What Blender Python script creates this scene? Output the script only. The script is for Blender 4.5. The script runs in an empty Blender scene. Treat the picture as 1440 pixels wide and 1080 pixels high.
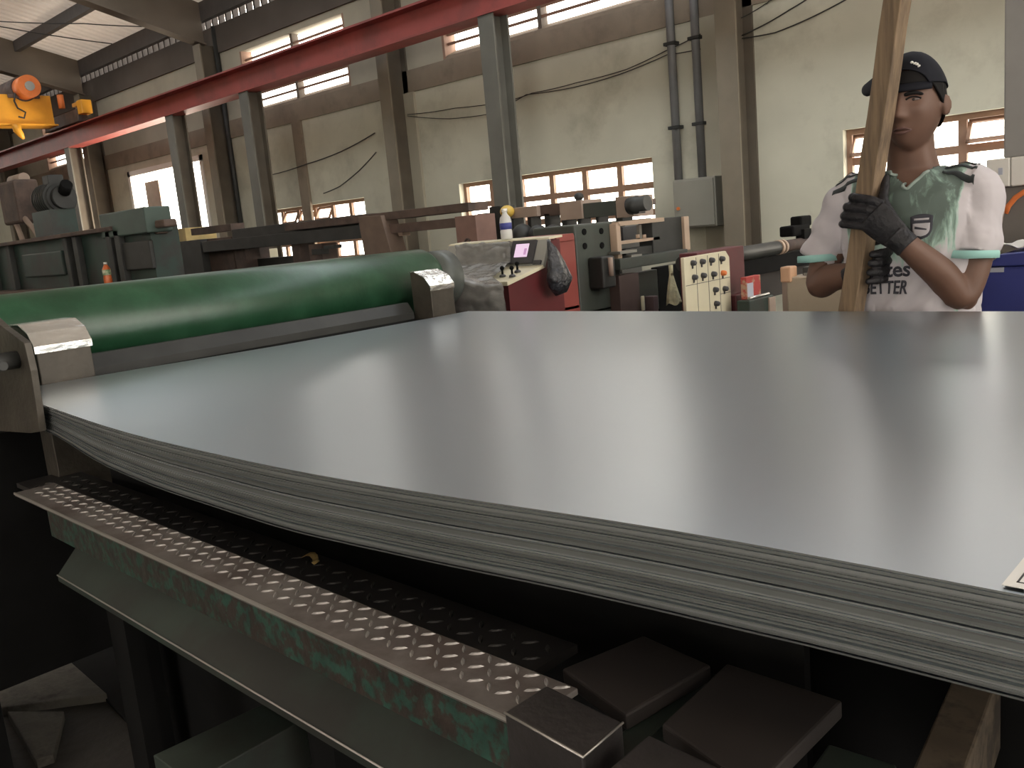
import bpy, bmesh, math, random
from mathutils import Vector, Matrix, noise
from mathutils.bvhtree import BVHTree

C = bpy.context.scene.collection
S = bpy.context.scene
random.seed(7)
PI = math.pi

# ------------------------------------------------------------------ camera, sky, light, exposure
CAM_H = 1.40
PITCH, ROLL, YAW, FPX = 0.17688659, -0.09062053, 0.76440127, 1254.26
cy, sy = math.cos(YAW), math.sin(YAW)
FWD = Vector((-sy*math.cos(PITCH), cy*math.cos(PITCH), -math.sin(PITCH)))
_r = Vector((cy, sy, 0)); _u = _r.cross(FWD)
RGT = math.cos(ROLL)*_r + math.sin(ROLL)*_u
UPV = -math.sin(ROLL)*_r + math.cos(ROLL)*_u
camd = bpy.data.cameras.new('camera'); cam = bpy.data.objects.new('camera', camd); C.objects.link(cam)
camd.sensor_fit = 'HORIZONTAL'; camd.sensor_width = 36.0; camd.lens = 36.0*FPX/1440.0
camd.clip_start = 0.02; camd.clip_end = 300
M = Matrix((RGT, UPV, -FWD)).transposed().to_4x4(); M.translation = (0, 0, CAM_H)
cam.matrix_world = M
S.camera = cam

w = bpy.data.worlds.new('sky'); S.world = w; w.use_nodes = True
bg = w.node_tree.nodes['Background']
bg.inputs['Color'].default_value = (1.0, 0.93, 0.84, 1); bg.inputs['Strength'].default_value = 9.0

def area(name, loc, rot, sx, sz, power, col):
    l = bpy.data.lights.new(name, 'AREA'); l.shape = 'RECTANGLE'; l.size = sx; l.size_y = sz
    l.energy = power; l.color = col
    o = bpy.data.objects.new(name, l); C.objects.link(o); o.location = loc; o.rotation_euler = rot
    return o
# fill lamps added under closed roof and in unseen bays; door and window daylight
area('roof_fill_a', (1.0, 6.5, 6.50), (0.22, 0, 0), 15, 1.5, 560, (0.88, 0.95, 1.0))
area('roof_fill_c', (-15.0, 6.5, 6.50), (0.22, 0, 0), 16, 1.5, 220, (0.88, 0.95, 1.0))
area('roof_fill_b', (-6, -5.0, 7.70), (0, 0, 0), 30, 1.6, 120, (0.88, 0.95, 1.0))
area('bay_fill', (3.0, -13.6, 2.6), (PI/2, 0, 0), 9.0, 4.6, 30, (1.0, 0.96, 0.90))
area('side_bay_fill', (11.6, 4.0, 2.6), (PI/2, 0, PI/2), 7.0, 4.6, 35, (1.0, 0.95, 0.88))
area('door_daylight', (-19.9, 10.15, 1.75), (-PI/2, 0, 0), 3.5, 3.4, 550, (1.0, 0.83, 0.62))
for k, (xa, xb) in enumerate(((-16.1, -12.77), (-10.35, -6.72), (-4.2, -0.6))):
    area('window_daylight', ((xa+xb)/2, 10.12, 1.6), (-PI/2, 0, 0), xb-xa, 1.0, 60, (1.0, 0.9, 0.76))

vs = S.view_settings
S.display_settings.display_device = 'sRGB'
vs.view_transform = 'Standard'; vs.look = 'None'; vs.gamma = 1.0; vs.use_curve_mapping = False
vs.exposure = -0.4
S.cycles.use_denoising = True
S.cycles.max_bounces = 8; S.cycles.diffuse_bounces = 4; S.cycles.glossy_bounces = 4
S.cycles.transparent_max_bounces = 12
S.cycles.sample_clamp_indirect = 8.0; S.cycles.caustics_reflective = False; S.cycles.caustics_refractive = False

# ------------------------------------------------------------------ helpers
def P(px, py, X=None, Y=None, Z=None):
    """point of the hall seen at a pixel of the photograph, on a plane X, Y or Z = const (Z absolute)"""
    d = RGT*((px-720)/FPX) - UPV*((py-540)/FPX) + FWD
    if X is not None: t = X/d.x
    elif Y is not None: t = Y/d.y
    else: t = (Z-CAM_H)/d.z
    v = d*t; v.z += CAM_H
    return v

class MB:
    def __init__(s): s.bm = bmesh.new()
    def box(s, x0, x1, y0, y1, z0, z1, bev=0.0, mi=0, rot=None, piv=None):
        r = bmesh.ops.create_cube(s.bm, size=1.0)
        vs = r['verts']
        for v in vs:
            v.co = Vector(((x0+x1)/2 + v.co.x*(x1-x0), (y0+y1)/2 + v.co.y*(y1-y0), (z0+z1)/2 + v.co.z*(z1-z0)))
        if rot is not None:
            pv = Vector(piv) if piv is not None else Vector(((x0+x1)/2, (y0+y1)/2, (z0+z1)/2))
            for v in vs: v.co = pv + rot @ (v.co - pv)
        fs = set(f for v in vs for f in v.link_faces)
        for f in fs: f.material_index = mi
        if bev > 0:
            es = list(set(e for v in vs for e in v.link_edges))
            bmesh.ops.bevel(s.bm, geom=es, offset=bev, segments=2, affect='EDGES', profile=0.5)
        return s
    def prism(s, pts, axis, a, b, mi=0, bev=0.0):
        """pts: polygon in the two other axes; extruded along axis from a to b"""
        def mk(p, t):
            if axis == 'X': return (t, p[0], p[1])
            if axis == 'Y': return (p[0], t, p[1])
            return (p[0], p[1], t)
        A = [s.bm.verts.new(mk(p, a)) for p in pts]; B = [s.bm.verts.new(mk(p, b)) for p in pts]
        n = len(pts); fs = [s.bm.faces.new(A), s.bm.faces.new(B[::-1])]
        for i in range(n): fs.append(s.bm.faces.new((A[i], B[i], B[(i+1) % n], A[(i+1) % n])))
        for f in fs: f.material_index = mi
        bmesh.ops.recalc_face_normals(s.bm, faces=fs)
        if bev > 0:
            es = list(set(e for f in fs for e in f.edges))
            bmesh.ops.bevel(s.bm, geom=es, offset=bev, segments=2, affect='EDGES', profile=0.5)
        return s
    def tube(s, pts, rad, n=12, cap=True, mi=0, flat=None):
        """swept tube through points; rad number or list; flat=(dir, factor) squashes along dir"""
        pts = [Vector(p) for p in pts]; m = len(pts)
        rad = [rad]*m if isinstance(rad, (int, float)) else rad
        rings = []; prev = None
        for i, p in enumerate(pts):
            t = (pts[min(i+1, m-1)] - pts[max(i-1, 0)]).normalized()
            if prev is None:
                a = Vector((0, 0, 1)) if abs(t.z) < 0.9 else Vector((1, 0, 0))
                u = t.cross(a).normalized()
            else:
                u = (prev - t*prev.dot(t)).normalized()
            prev = u; v = t.cross(u)
            ring = []
            for k in range(n):
                an = 2*PI*k/n
                o = (u*math.cos(an) + v*math.sin(an))*rad[i]
                if flat: o -= flat[0]*(o.dot(flat[0]))*(1-flat[1])
                ring.append(s.bm.verts.new(p+o))
            rings.append(ring)
        for i in range(m-1):
            for k in range(n):
                f = s.bm.faces.new((rings[i][k], rings[i][(k+1) % n], rings[i+1][(k+1) % n], rings[i+1][k]))
                f.smooth = True; f.material_index = mi
        if cap:
            f = s.bm.faces.new(rings[0][::-1]); f.material_index = mi
            f = s.bm.faces.new(rings[-1]); f.material_index = mi
        return s
    def cyl(s, a, b, r, n=24, r2=None, mi=0):
        return s.tube([a, b], [r, r if r2 is None else r2], n, True, mi)
    def loft(s, rings, mi=0, cap=True, smooth=True):
        R = [[s.bm.verts.new(p) for p in ring] for ring in rings]; n = len(R[0])
        for i in range(len(R)-1):
            for k in range(n):
                f = s.bm.faces.new((R[i][k], R[i][(k+1) % n], R[i+1][(k+1) % n], R[i+1][k])); f.smooth = smooth; f.material_index = mi
        if cap:
            s.bm.faces.new(R[0][::-1]); s.bm.faces.new(R[-1])
        return s
    def grid(s, fn, nu, nv, mi=0, smooth=True):
        V = [[s.bm.verts.new(fn(i/nu, j/nv)) for j in range(nv+1)] for i in range(nu+1)]
        for i in range(nu):
            for j in range(nv):
                f = s.bm.faces.new((V[i][j], V[i+1][j], V[i+1][j+1], V[i][j+1])); f.smooth = smooth; f.material_index = mi
        return s
    def ball(s, c, r, seg=16, rings=10, mi=0):
        c = Vector(c); r = Vector((r, r, r)) if isinstance(r, (int, float)) else Vector(r)
        q = bmesh.ops.create_uvsphere(s.bm, u_segments=seg, v_segments=rings, radius=1)
        for v in q['verts']: v.co = Vector((c.x+v.co.x*r.x, c.y+v.co.y*r.y, c.z+v.co.z*r.z))
        for f in set(f for v in q['verts'] for f in v.link_faces): f.smooth = True; f.material_index = mi
        return s
    def build(s, name, mat, parent=None, keep=False):
        me = bpy.data.meshes.new(name)
        bmesh.ops.recalc_face_normals(s.bm, faces=s.bm.faces[:]) if not keep else None
        if parent is not None:
            off = parent_world(parent)
            for v in s.bm.verts: v.co -= off
        s.bm.to_mesh(me); s.bm.free()
        for m in (mat if isinstance(mat, (list, tuple)) else [mat]): me.materials.append(m)
        o = bpy.data.objects.new(name, me); C.objects.link(o)
        if parent is not None: o.parent = parent
        return o

def parent_world(o):
    v = Vector(o.location)
    while o.parent is not None:
        o = o.parent; v += Vector(o.location)
    return v

def thing(name, label, cat, loc=(0, 0, 0), group=None):
    o = bpy.data.objects.new(name, None); C.objects.link(o); o.location = loc
    o.empty_display_size = 0.1
    return tag(o, label, cat, group)
def tag(o, label, cat, group=None):
    o['label'] = label; o['category'] = cat; o['kind'] = 'thing'
    if group: o['group'] = group
    return o
def struct(o): o['kind'] = 'structure'; return o
def stuff(o): o['kind'] = 'stuff'; return o
def rehome(o, loc):
    """puts the origin of a single-mesh thing at loc, geometry unmoved"""
    loc = Vector(loc)
    o.data.transform(Matrix.Translation(-loc)); o.location = loc
    return o

# ------------------------------------------------------------------ materials
def mat(name, col, rough=0.6, metal=0.0, var=0.0, vscale=6.0, col2=None, mix=0.0, mscale=3.0, mlo=0.45, mhi=0.6,
        bump=0.0, bscale=40.0, spec=0.5, coat=0.0, stretch=None, rvar=0.0, alpha=1.0):
    m = bpy.data.materials.new(name); m.use_nodes = True
    nt = m.node_tree; N = nt.nodes; L = nt.links
    b = N['Principled BSDF']
    b.inputs['Roughness'].default_value = rough; b.inputs['Metallic'].default_value = metal
    b.inputs['Specular IOR Level'].default_value = spec; b.inputs['Coat Weight'].default_value = coat
    b.inputs['Alpha'].default_value = alpha
    tc = N.new('ShaderNodeTexCoord'); src = tc.outputs['Object']
    if stretch:
        mp = N.new('ShaderNodeMapping'); mp.inputs['Scale'].default_value = stretch
        L.new(src, mp.inputs['Vector']); src = mp.outputs['Vector']
    c = N.new('ShaderNodeRGB'); c.outputs[0].default_value = (*col, 1); out = c.outputs[0]
    if col2 is not None:
        n = N.new('ShaderNodeTexNoise'); n.inputs['Scale'].default_value = mscale; n.inputs['Detail'].default_value = 8
        n.inputs['Roughness'].default_value = 0.65; L.new(src, n.inputs['Vector'])
        r = N.new('ShaderNodeMapRange'); r.inputs['From Min'].default_value = mlo; r.inputs['From Max'].default_value = mhi
        r.inputs['To Max'].default_value = mix; r.clamp = True
        L.new(n.outputs['Fac'], r.inputs['Value'])
        x = N.new('ShaderNodeMix'); x.data_type = 'RGBA'; L.new(r.outputs[0], x.inputs['Factor']); L.new(out, x.inputs['A'])
        x.inputs['B'].default_value = (*col2, 1); out = x.outputs['Result']
    if var > 0:
        n = N.new('ShaderNodeTexNoise'); n.inputs['Scale'].default_value = vscale; n.inputs['Detail'].default_value = 6; L.new(src, n.inputs['Vector'])
        r = N.new('ShaderNodeMapRange'); r.inputs['From Min'].default_value = 0.3; r.inputs['From Max'].default_value = 0.7
        r.inputs['To Min'].default_value = 1-var; r.inputs['To Max'].default_value = 1+var
        L.new(n.outputs['Fac'], r.inputs['Value'])
        h = N.new('ShaderNodeHueSaturation'); L.new(out, h.inputs['Color']); L.new(r.outputs[0], h.inputs['Value']); out = h.outputs[0]
        if rvar > 0:
            rr = N.new('ShaderNodeMapRange'); rr.inputs['From Min'].default_value = 0.3; rr.inputs['From Max'].default_value = 0.7
            rr.inputs['To Min'].default_value = max(0, rough-rvar); rr.inputs['To Max'].default_value = rough+rvar
            L.new(n.outputs['Fac'], rr.inputs['Value']); L.new(rr.outputs[0], b.inputs['Roughness'])
    L.new(out, b.inputs['Base Color'])
    if bump > 0:
        n = N.new('ShaderNodeTexNoise'); n.inputs['Scale'].default_value = bscale; n.inputs['Detail'].default_value = 5; L.new(src, n.inputs['Vector'])
        bp = N.new('ShaderNodeBump'); bp.inputs['Strength'].default_value = bump; bp.inputs['Distance'].default_value = 0.02
        L.new(n.outputs['Fac'], bp.inputs['Height']); L.new(bp.outputs[0], b.inputs['Normal'])
    return m

def emit(name, col, s):
    m = bpy.data.materials.new(name); m.use_nodes = True; b = m.node_tree.nodes['Principled BSDF']
    b.inputs['Base Color'].default_value = (0, 0, 0, 1); b.inputs['Emission Color'].default_value = (*col, 1); b.inputs['Emission Strength'].default_value = s
    return m
def glass(name):
    m = bpy.data.materials.new(name); m.use_nodes = True; nt = m.node_tree; N = nt.nodes; N.clear()
    o = N.new('ShaderNodeOutputMaterial'); t = N.new('ShaderNodeBsdfTransparent'); t.inputs[0].default_value = (.95, .95, .93, 1)
    g = N.new('ShaderNodeBsdfGlossy'); g.inputs['Roughness'].default_value = .05
    x = N.new('ShaderNodeMixShader'); x.inputs[0].default_value = .06
    nt.links.new(t.outputs[0], x.inputs[1]); nt.links.new(g.outputs[0], x.inputs[2]); nt.links.new(x.outputs[0], o.inputs[0])
    return m

m_wall = mat('wall_plaster', (.54, .525, .425), .9, var=.09, vscale=1.2, col2=(.30, .28, .215), mix=.7, mscale=.9, mlo=.50, mhi=.72, bump=.15, bscale=6, spec=.2)
m_band = mat('band_brown', (.25, .205, .155), .9, var=.1, vscale=2, col2=(.13, .10, .08), mix=.6, mscale=1.5, mlo=.5, mhi=.7, spec=.2)  # darker brown tone of the wall band, a pier and the louvre sills
m_upper = mat('upper_plaster', (.40, .37, .29), .9, var=.1, vscale=1.5, spec=.2)
m_clad = mat('dark_cladding', (.11, .092, .078), .8, var=.15, vscale=1, spec=.2)
m_dim = mat('far_wall', (.20, .19, .165), .9, var=.1, vscale=.6, spec=.2)
m_floor = mat('oily_concrete', (.05, .045, .038), .75, var=.3, vscale=1.2, col2=(.03, .027, .024), mix=.9, mscale=.8, mlo=.4, mhi=.65, bump=.3, bscale=20)
m_slab = mat('grey_concrete', (.13, .12, .10), .85, var=.3, vscale=9, col2=(.04, .036, .031), mix=.9, mscale=9, mlo=.5, mhi=.7, bump=.3, bscale=30)
m_roof = mat('roof_sheet', (.66, .60, .55), .55, metal=.0, var=.08, vscale=2, spec=.3)
def translucent(m, k, col):
    nt = m.node_tree; N = nt.nodes; L = nt.links; b = N['Principled BSDF']; o = N['Material Output']
    t = N.new('ShaderNodeBsdfTranslucent'); t.inputs[0].default_value = (*col, 1); x = N.new('ShaderNodeMixShader'); x.inputs[0].default_value = k
    L.new(b.outputs[0], x.inputs[1]); L.new(t.outputs[0], x.inputs[2]); L.new(x.outputs[0], o.inputs[0])
translucent(m_roof, .04, (.9, .82, .74))  # roof made to pass sky glow, added to brighten roof and hall from above
m_rafter = mat('rafter_paint', (.13, .105, .08), .7, var=.12, vscale=2)
m_purlin = mat('purlin_steel', (.075, .065, .06), .7, var=.1)
m_col = mat('column_paint', (.105, .085, .062), .7, var=.15, vscale=2.5, col2=(.10, .085, .065), mix=.6, mscale=2)
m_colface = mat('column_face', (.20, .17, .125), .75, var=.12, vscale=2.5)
m_post = mat('post_greygreen', (.125, .12, .10), .6, var=.12, vscale=3)
m_red = mat('red_beam_paint', (.30, .055, .045), .55, var=.15, vscale=1.5, col2=(.15, .04, .035), mix=.5, mscale=2)
m_frame = mat('window_frame_paint', (.30, .18, .12), .6, var=.1)
m_glass = glass('window_glass')
m_pipe = mat('conduit_grey', (.17, .17, .17), .5, var=.1)
m_ebox = mat('electrical_box_paint', (.27, .26, .22), .5, var=.06, vscale=3)
m_wire = mat('black_wire', (.03, .028, .025), .6)
m_yellow = mat('crane_yellow', (.80, .36, .03), .45, var=.1, vscale=3)
m_orange = mat('motor_orange', (.75, .20, .05), .5, var=.1)
m_white = mat('white_paint', (.75, .73, .68), .5)
m_rust = mat('rust_brown', (.105, .07, .055), .7, var=.25, vscale=5, col2=(.055, .04, .035), mix=.8, mscale=3)
m_dark = mat('dark_steel', (.030, .031, .029), .55, metal=.1, var=.3, vscale=6)
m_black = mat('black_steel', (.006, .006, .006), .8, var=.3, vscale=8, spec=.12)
m_brownblack = mat('grimy_brown', (.024, .019, .017), .75, var=.3, vscale=6)
m_green_mach = mat('machine_green', (.020, .042, .034), .5, var=.25, vscale=4, col2=(.026, .022, .02), mix=.8, mscale=3)
m_green_lite = mat('machine_green_light', (.055, .085, .07), .5, var=.2, vscale=3)
m_press = mat('press_greygreen', (.062, .073, .062), .55, var=.2, vscale=4, col2=(.05, .05, .045), mix=.7, mscale=4)
m_roller = mat('green_rubber', (.014, .058, .027), .33, var=.25, vscale=7, col2=(.028, .085, .045), mix=.7, mscale=5, bump=.03, bscale=60)
m_rollerend = mat('roller_end_grey', (.09, .10, .09), .45, var=.3, vscale=9)
m_steel = mat('bright_steel', (.45, .44, .42), .35, metal=.9, var=.1)
m_bracket = mat('bracket_steel', (.075, .065, .052), .5, metal=.4, var=.25, vscale=12, bump=.1, bscale=60)
m_shiny = mat('silver_tape', (.72, .70, .66), .24, metal=.75, var=.15, vscale=20, bump=.8, bscale=22, stretch=(1, .35, 1))
m_cream = mat('cream_paint', (.68, .63, .46), .5, var=.05, vscale=5)
m_greypanel = mat('panel_grey', (.33, .33, .30), .4, var=.05)
m_consred = mat('console_red', (.105, .014, .017), .45, var=.15, vscale=4)
m_orred = mat('orange_red_panel', (.28, .062, .05), .5, var=.12, vscale=4)
m_darkred = mat('dark_red_box', (.105, .022, .026), .5, var=.15)
m_bezel = mat('bezel', (.05, .05, .055), .4)
m_screen = emit('screen_glow', (1.0, .72, .92), 1.15)
m_screen2 = emit('screen_glow_dim', (.82, .45, .75), .9)
m_tan = mat('tan_frame', (.46, .34, .25), .6, var=.1)
m_beige = mat('beige_cabinet', (.42, .35, .26), .6, var=.1, vscale=3, col2=(.3, .24, .17), mix=.5)
m_pinkbeige = mat('faded_beige', (.33, .25, .20), .6, var=.1)
m_blue = mat('blue_plastic', (.035, .045, .22), .5, var=.1)
m_bluelabel = mat('label_bluegrey', (.45, .47, .55), .6)
m_cloth = mat('yellowed_cloth', (.66, .61, .40), .9, var=.2, vscale=25, bump=.5, bscale=60)
m_bag = mat('black_bag', (.02, .021, .026), .30, var=.5, vscale=30, bump=1.0, bscale=26)
m_timber = mat('timber', (.195, .134, .080), .75, var=.25, vscale=5, col2=(.085, .058, .038), mix=.7, mscale=4, mlo=.48, mhi=.62, stretch=(14, 14, .8), bump=.15, bscale=10)
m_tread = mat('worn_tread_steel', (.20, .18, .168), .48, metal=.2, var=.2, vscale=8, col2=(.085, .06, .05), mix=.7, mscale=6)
m_treaddark = mat('shaded_tread_steel', (.03, .027, .025), .5, metal=.1, var=.3, vscale=6)  # tread steel with the stack's shade put into its colour
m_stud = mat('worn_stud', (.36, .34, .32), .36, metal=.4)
m_studdark = mat('shaded_stud', (.05, .046, .042), .40, metal=.3)
m_edge = mat('worn_edge', (.55, .52, .48), .4, metal=.7)
m_flake = mat('flaked_green', (.022, .062, .046), .55, var=.3, vscale=30, col2=(.030, .021, .017), mix=1.0, mscale=48, mlo=.44, mhi=.52, bump=.2, bscale=30)
m_flange = mat('flange_green', (.024, .034, .027), .5, var=.25, vscale=6, col2=(.018, .017, .015), mix=.8, mscale=5)
m_block = mat('block_steel', (.055, .049, .048), .45, metal=.45, var=.2, vscale=14, bump=.1, bscale=50)
m_oldwood = mat('dirty_wood', (.20, .155, .11), .85, var=.3, vscale=10, col2=(.05, .042, .035), mix=.9, mscale=12)
m_paper = mat('white_paper', (.85, .84, .80), .7)
m_ink = mat('ink', (.06, .06, .06), .7)
def sheetmat(name, c, rough, var):
    m = mat(name, c, rough, metal=1.0, var=var, vscale=18, rvar=.05)
    return m
m_sheet = mat('galvanised_sheet', (.54, .60, .64), .29, metal=.96)
m_edges = [mat('sheet_edge_%s' % n, c, .5, metal=.5, var=.12, vscale=2) for n, c in
           (('mid', (.175, .185, .18)), ('dull', (.125, .13, .127)), ('bright', (.25, .26, .255)))]
m_skin = mat('skin', (.135, .074, .052), .55, var=.06, vscale=20, spec=.35)
m_hair = mat('hair', (.008, .007, .007), .7, spec=.15)
m_cap = mat('cap_navy', (.008, .0085, .013), .8, var=.15, vscale=40, spec=.2)
m_eye = mat('eye_white', (.17, .14, .13), .3)
m_iris = mat('iris', (.012, .008, .007), .2)
m_lip = mat('lips', (.11, .052, .044), .5)
m_glove = mat('glove_black', (.012, .011, .013), .5, var=.4, vscale=30, spec=.35, bump=.3, bscale=90)
m_stripe = mat('stripe_black', (.02, .024, .024), .8)
m_mint = mat('mint_cuff', (.31, .56, .52), .8)
m_print = mat('print_dark', (.035, .035, .045), .8)
m_crestlight = mat('crest_light', (.42, .40, .42), .8)
m_pants = mat('dark_trousers', (.03, .032, .04), .9, var=.2)
m_shoe = mat('shoe', (.03, .03, .03), .6)
m_leafy = mat('dry_leaf', (.38, .27, .10), .8, var=.3, vscale=60)

def film(name):
    m = mat(name, (.25, .25, .24), .14, var=.2, vscale=9, bump=.7, bscale=13)
    m.node_tree.nodes['Principled BSDF'].inputs['Alpha'].default_value = .86
    return m
m_film = film('plastic_film')

def shirt_material():
    m = bpy.data.materials.new('jersey'); m.use_nodes = True; nt = m.node_tree; N = nt.nodes; L = nt.links; b = N['Principled BSDF']
    b.inputs['Roughness'].default_value = .75; b.inputs['Specular IOR Level'].default_value = .2
    tc = N.new('ShaderNodeTexCoord')
    mp = N.new('ShaderNodeMapping'); mp.inputs['Scale'].default_value = (26, 26, 5.0); mp.inputs['Rotation'].default_value = (0, .25, 0)
    L.new(tc.outputs['Object'], mp.inputs['Vector'])
    n = N.new('ShaderNodeTexNoise'); n.inputs['Scale'].default_value = 1.0; n.inputs['Detail'].default_value = 7; n.inputs['Roughness'].default_value = .62
    n.inputs['Distortion'].default_value = .6
    L.new(mp.outputs[0], n.inputs['Vector'])
    # mint marbling lives on the chest panel and fades towards the belly
    sx = N.new('ShaderNodeSeparateXYZ'); L.new(tc.outputs['Object'], sx.inputs[0])
    zr = N.new('ShaderNodeMapRange'); zr.inputs['From Min'].default_value = 1.18; zr.inputs['From Max'].default_value = 1.34
    zr.inputs['To Min'].default_value = -.16; zr.inputs['To Max'].default_value = .19; L.new(sx.outputs['Z'], zr.inputs['Value'])
    ax = N.new('ShaderNodeMath'); ax.operation = 'ABSOLUTE'; L.new(sx.outputs['X'], ax.inputs[0])
    xr = N.new('ShaderNodeMapRange'); xr.inputs['From Min'].default_value = .140; xr.inputs['From Max'].default_value = .165
    xr.inputs['To Min'].default_value = 0; xr.inputs['To Max'].default_value = -.9; L.new(ax.outputs[0], xr.inputs['Value'])
    a = N.new('ShaderNodeMath'); a.operation = 'ADD'; L.new(n.outputs['Fac'], a.inputs[0]); L.new(zr.outputs[0], a.inputs[1])
    a2 = N.new('ShaderNodeMath'); a2.operation = 'ADD'; L.new(a.outputs[0], a2.inputs[0]); L.new(xr.outputs[0], a2.inputs[1])
    cr = N.new('ShaderNodeValToRGB'); e = cr.color_ramp.elements
    e[0].position = .40; e[0].color = (.50, .47, .49, 1); e[1].position = .66; e[1].color = (.105, .135, .12, 1)
    k = cr.color_ramp.elements.new(.47); k.color = (.37, .50, .44, 1)
    k = cr.color_ramp.elements.new(.55); k.color = (.20, .285, .24, 1)
    L.new(a2.outputs[0], cr.inputs[0]); L.new(cr.outputs[0], b.inputs['Base Color'])
    # cloth folds
    f = N.new('ShaderNodeTexNoise'); f.inputs['Scale'].default_value = 11; f.inputs['Detail'].default_value = 2; L.new(tc.outputs['Object'], f.inputs['Vector'])
    bp = N.new('ShaderNodeBump'); bp.inputs['Strength'].default_value = .5; bp.inputs['Distance'].default_value = .03
    L.new(f.outputs['Fac'], bp.inputs['Height']); L.new(bp.outputs[0], b.inputs['Normal'])
    return m
m_shirt = shirt_material()
H = CAM_H

# ------------------------------------------------------------------ the hall
XL, XR, YF, YB = -44.0, 12.0, -14.0, 10.0
EAVE = H + 4.39
def roof_z(y): return H + 4.80 + 0.243*(YB - y) if y > -2 else H + 4.80 + 0.243*(y + 14)

# rear wall with its openings, cell by cell
WIN = [(-4.20, -0.60, H-.36, H+.69), (-10.35, -6.72, H-.36, H+.69), (-16.10, -12.77, H-.36, H+.69)]
DOOR = (-21.75, -18.12, 0.0, H+2.05)
LOUV = [(-10.42, -6.55, H+2.56, H+3.77), (-16.13, -12.76, H+2.56, H+3.77), (-26.6, -23.55, H+2.56, H+3.77), (-4.4, -0.6, H+2.56, H+3.77)]
holes = WIN + [DOOR] + LOUV
xs = sorted(set([XL, XR] + [h[0] for h in holes] + [h[1] for h in holes]))
zs = sorted(set([0, H+2.22, H+2.56, H+3.88, EAVE] + [h[2] for h in holes] + [h[3] for h in holes]))
wb = MB()
for i in range(len(xs)-1):
    for j in range(len(zs)-1):
        xm, zm = (xs[i]+xs[i+1])/2, (zs[j]+zs[j+1])/2
        if any(h[0] < xm < h[1] and h[2] < zm < h[3] for h in holes): continue
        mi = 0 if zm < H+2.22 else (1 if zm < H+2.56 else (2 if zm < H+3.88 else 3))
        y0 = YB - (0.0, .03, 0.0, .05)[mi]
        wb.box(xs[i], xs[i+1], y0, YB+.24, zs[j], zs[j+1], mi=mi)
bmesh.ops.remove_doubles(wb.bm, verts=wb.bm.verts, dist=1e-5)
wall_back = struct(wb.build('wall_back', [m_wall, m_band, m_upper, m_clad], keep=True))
def wpart(name, m, *boxes, par=None):
    b = MB()
    for q in boxes: b.box(*q)
    return b.build(name, m, par or wall_back)
# plaster piers beside the columns and in the bay middle
for xa, xb in ((-14.62, -14.34), (-5.95, -5.60), (-11.55, -11.15), (-17.6, -17.2), (-24.2, -23.5)):
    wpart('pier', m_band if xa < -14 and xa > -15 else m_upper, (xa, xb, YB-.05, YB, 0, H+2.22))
f = MB().box(XL, XR, YF, YB+.24, -.3, 0); struct(f.build('floor', m_floor))
b = MB().box(XL-.3, XL, YF, YB, 0, H+4.6); struct(b.build('wall_left', m_dim))
b = MB()
b.box(XR, XR+.3, YF, -.5, 0, H+4.6); b.box(XR, XR+.3, 8.0, YB, 0, H+4.6); b.box(XR, XR+.3, -.5, 8.0, 5.0, H+4.6)
struct(b.build('wall_right', m_wall))
b = MB()
b.box(XL, -2, YF-.3, YF, 0, H+4.6); b.box(8, XR, YF-.3, YF, 0, H+4.6); b.box(-2, 8, YF-.3, YF, 5.0, H+4.6)
struct(b.build('wall_front', m_wall))

# roof: corrugated sheet in two slopes, purlins and rafters as its parts
b = MB(); pitch = .26; nx = int((XR-XL)/pitch)
prof = []
for i in range(nx):
    x = XL + i*pitch
    prof += [(x, 0), (x+.10, 0), (x+.135, .035), (x+.225, .035)]
prof.append((XR, 0))
for ya, yb in ((-2.0, YB+.5), (YF-.4, -2.0)):
    A = [b.bm.verts.new((x, ya, roof_z(ya)+d)) for x, d in prof]; B = [b.bm.verts.new((x, yb, roof_z(max(yb, -2)) + d if ya > -3 else roof_z(-1.9999)+d)) for x, d in prof]
    for i in range(len(prof)-1): b.bm.faces.new((A[i], A[i+1], B[i+1], B[i]))
ceiling = struct(b.build('ceiling', m_roof, keep=True))
for y in (9.80, 8.4, 6.9, 5.4, 3.9, 2.4, .9, -.6, -4, -7, -10):
    zr = roof_z(y)
    wpart('purlin', m_purlin, (XL, XR, y-.06, y+.06, zr-(.36 if y > 9 else .24), zr-.01), par=ceiling)
cb = MB()
for i in range(int((XR-XL)/pitch)):
    x = XL + i*pitch; cb.box(x+.0, x+.05, YB-.02, YB+.10, EAVE, roof_z(YB)+.0)
stuff(cb.build('eave_closure', m_purlin, ceiling))
COLX = (-5.35, -11.4, -17.0, -23.0, -29.0, -35.0, .65, 6.6)
for x in COLX:
    for s in (0, 1):
        q = MB()
        ya, yb = (YB-.25, -2.0) if s == 0 else (-2.0, YF)
        za, zb = roof_z(ya)-.02, roof_z(-1.99)-.02
        if s: za, zb = zb, roof_z(YF)-.02
        q.prism([(ya, za), (yb, zb), (yb, zb-.60), (ya, za-.80)], 'X', x-.05, x+.05)
        q.prism([(ya, za-.79), (yb, zb-.59), (yb, zb-.62), (ya, za-.82)], 'X', x-.14, x+.14)
        q.build('rafter', m_rafter, ceiling)

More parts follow.
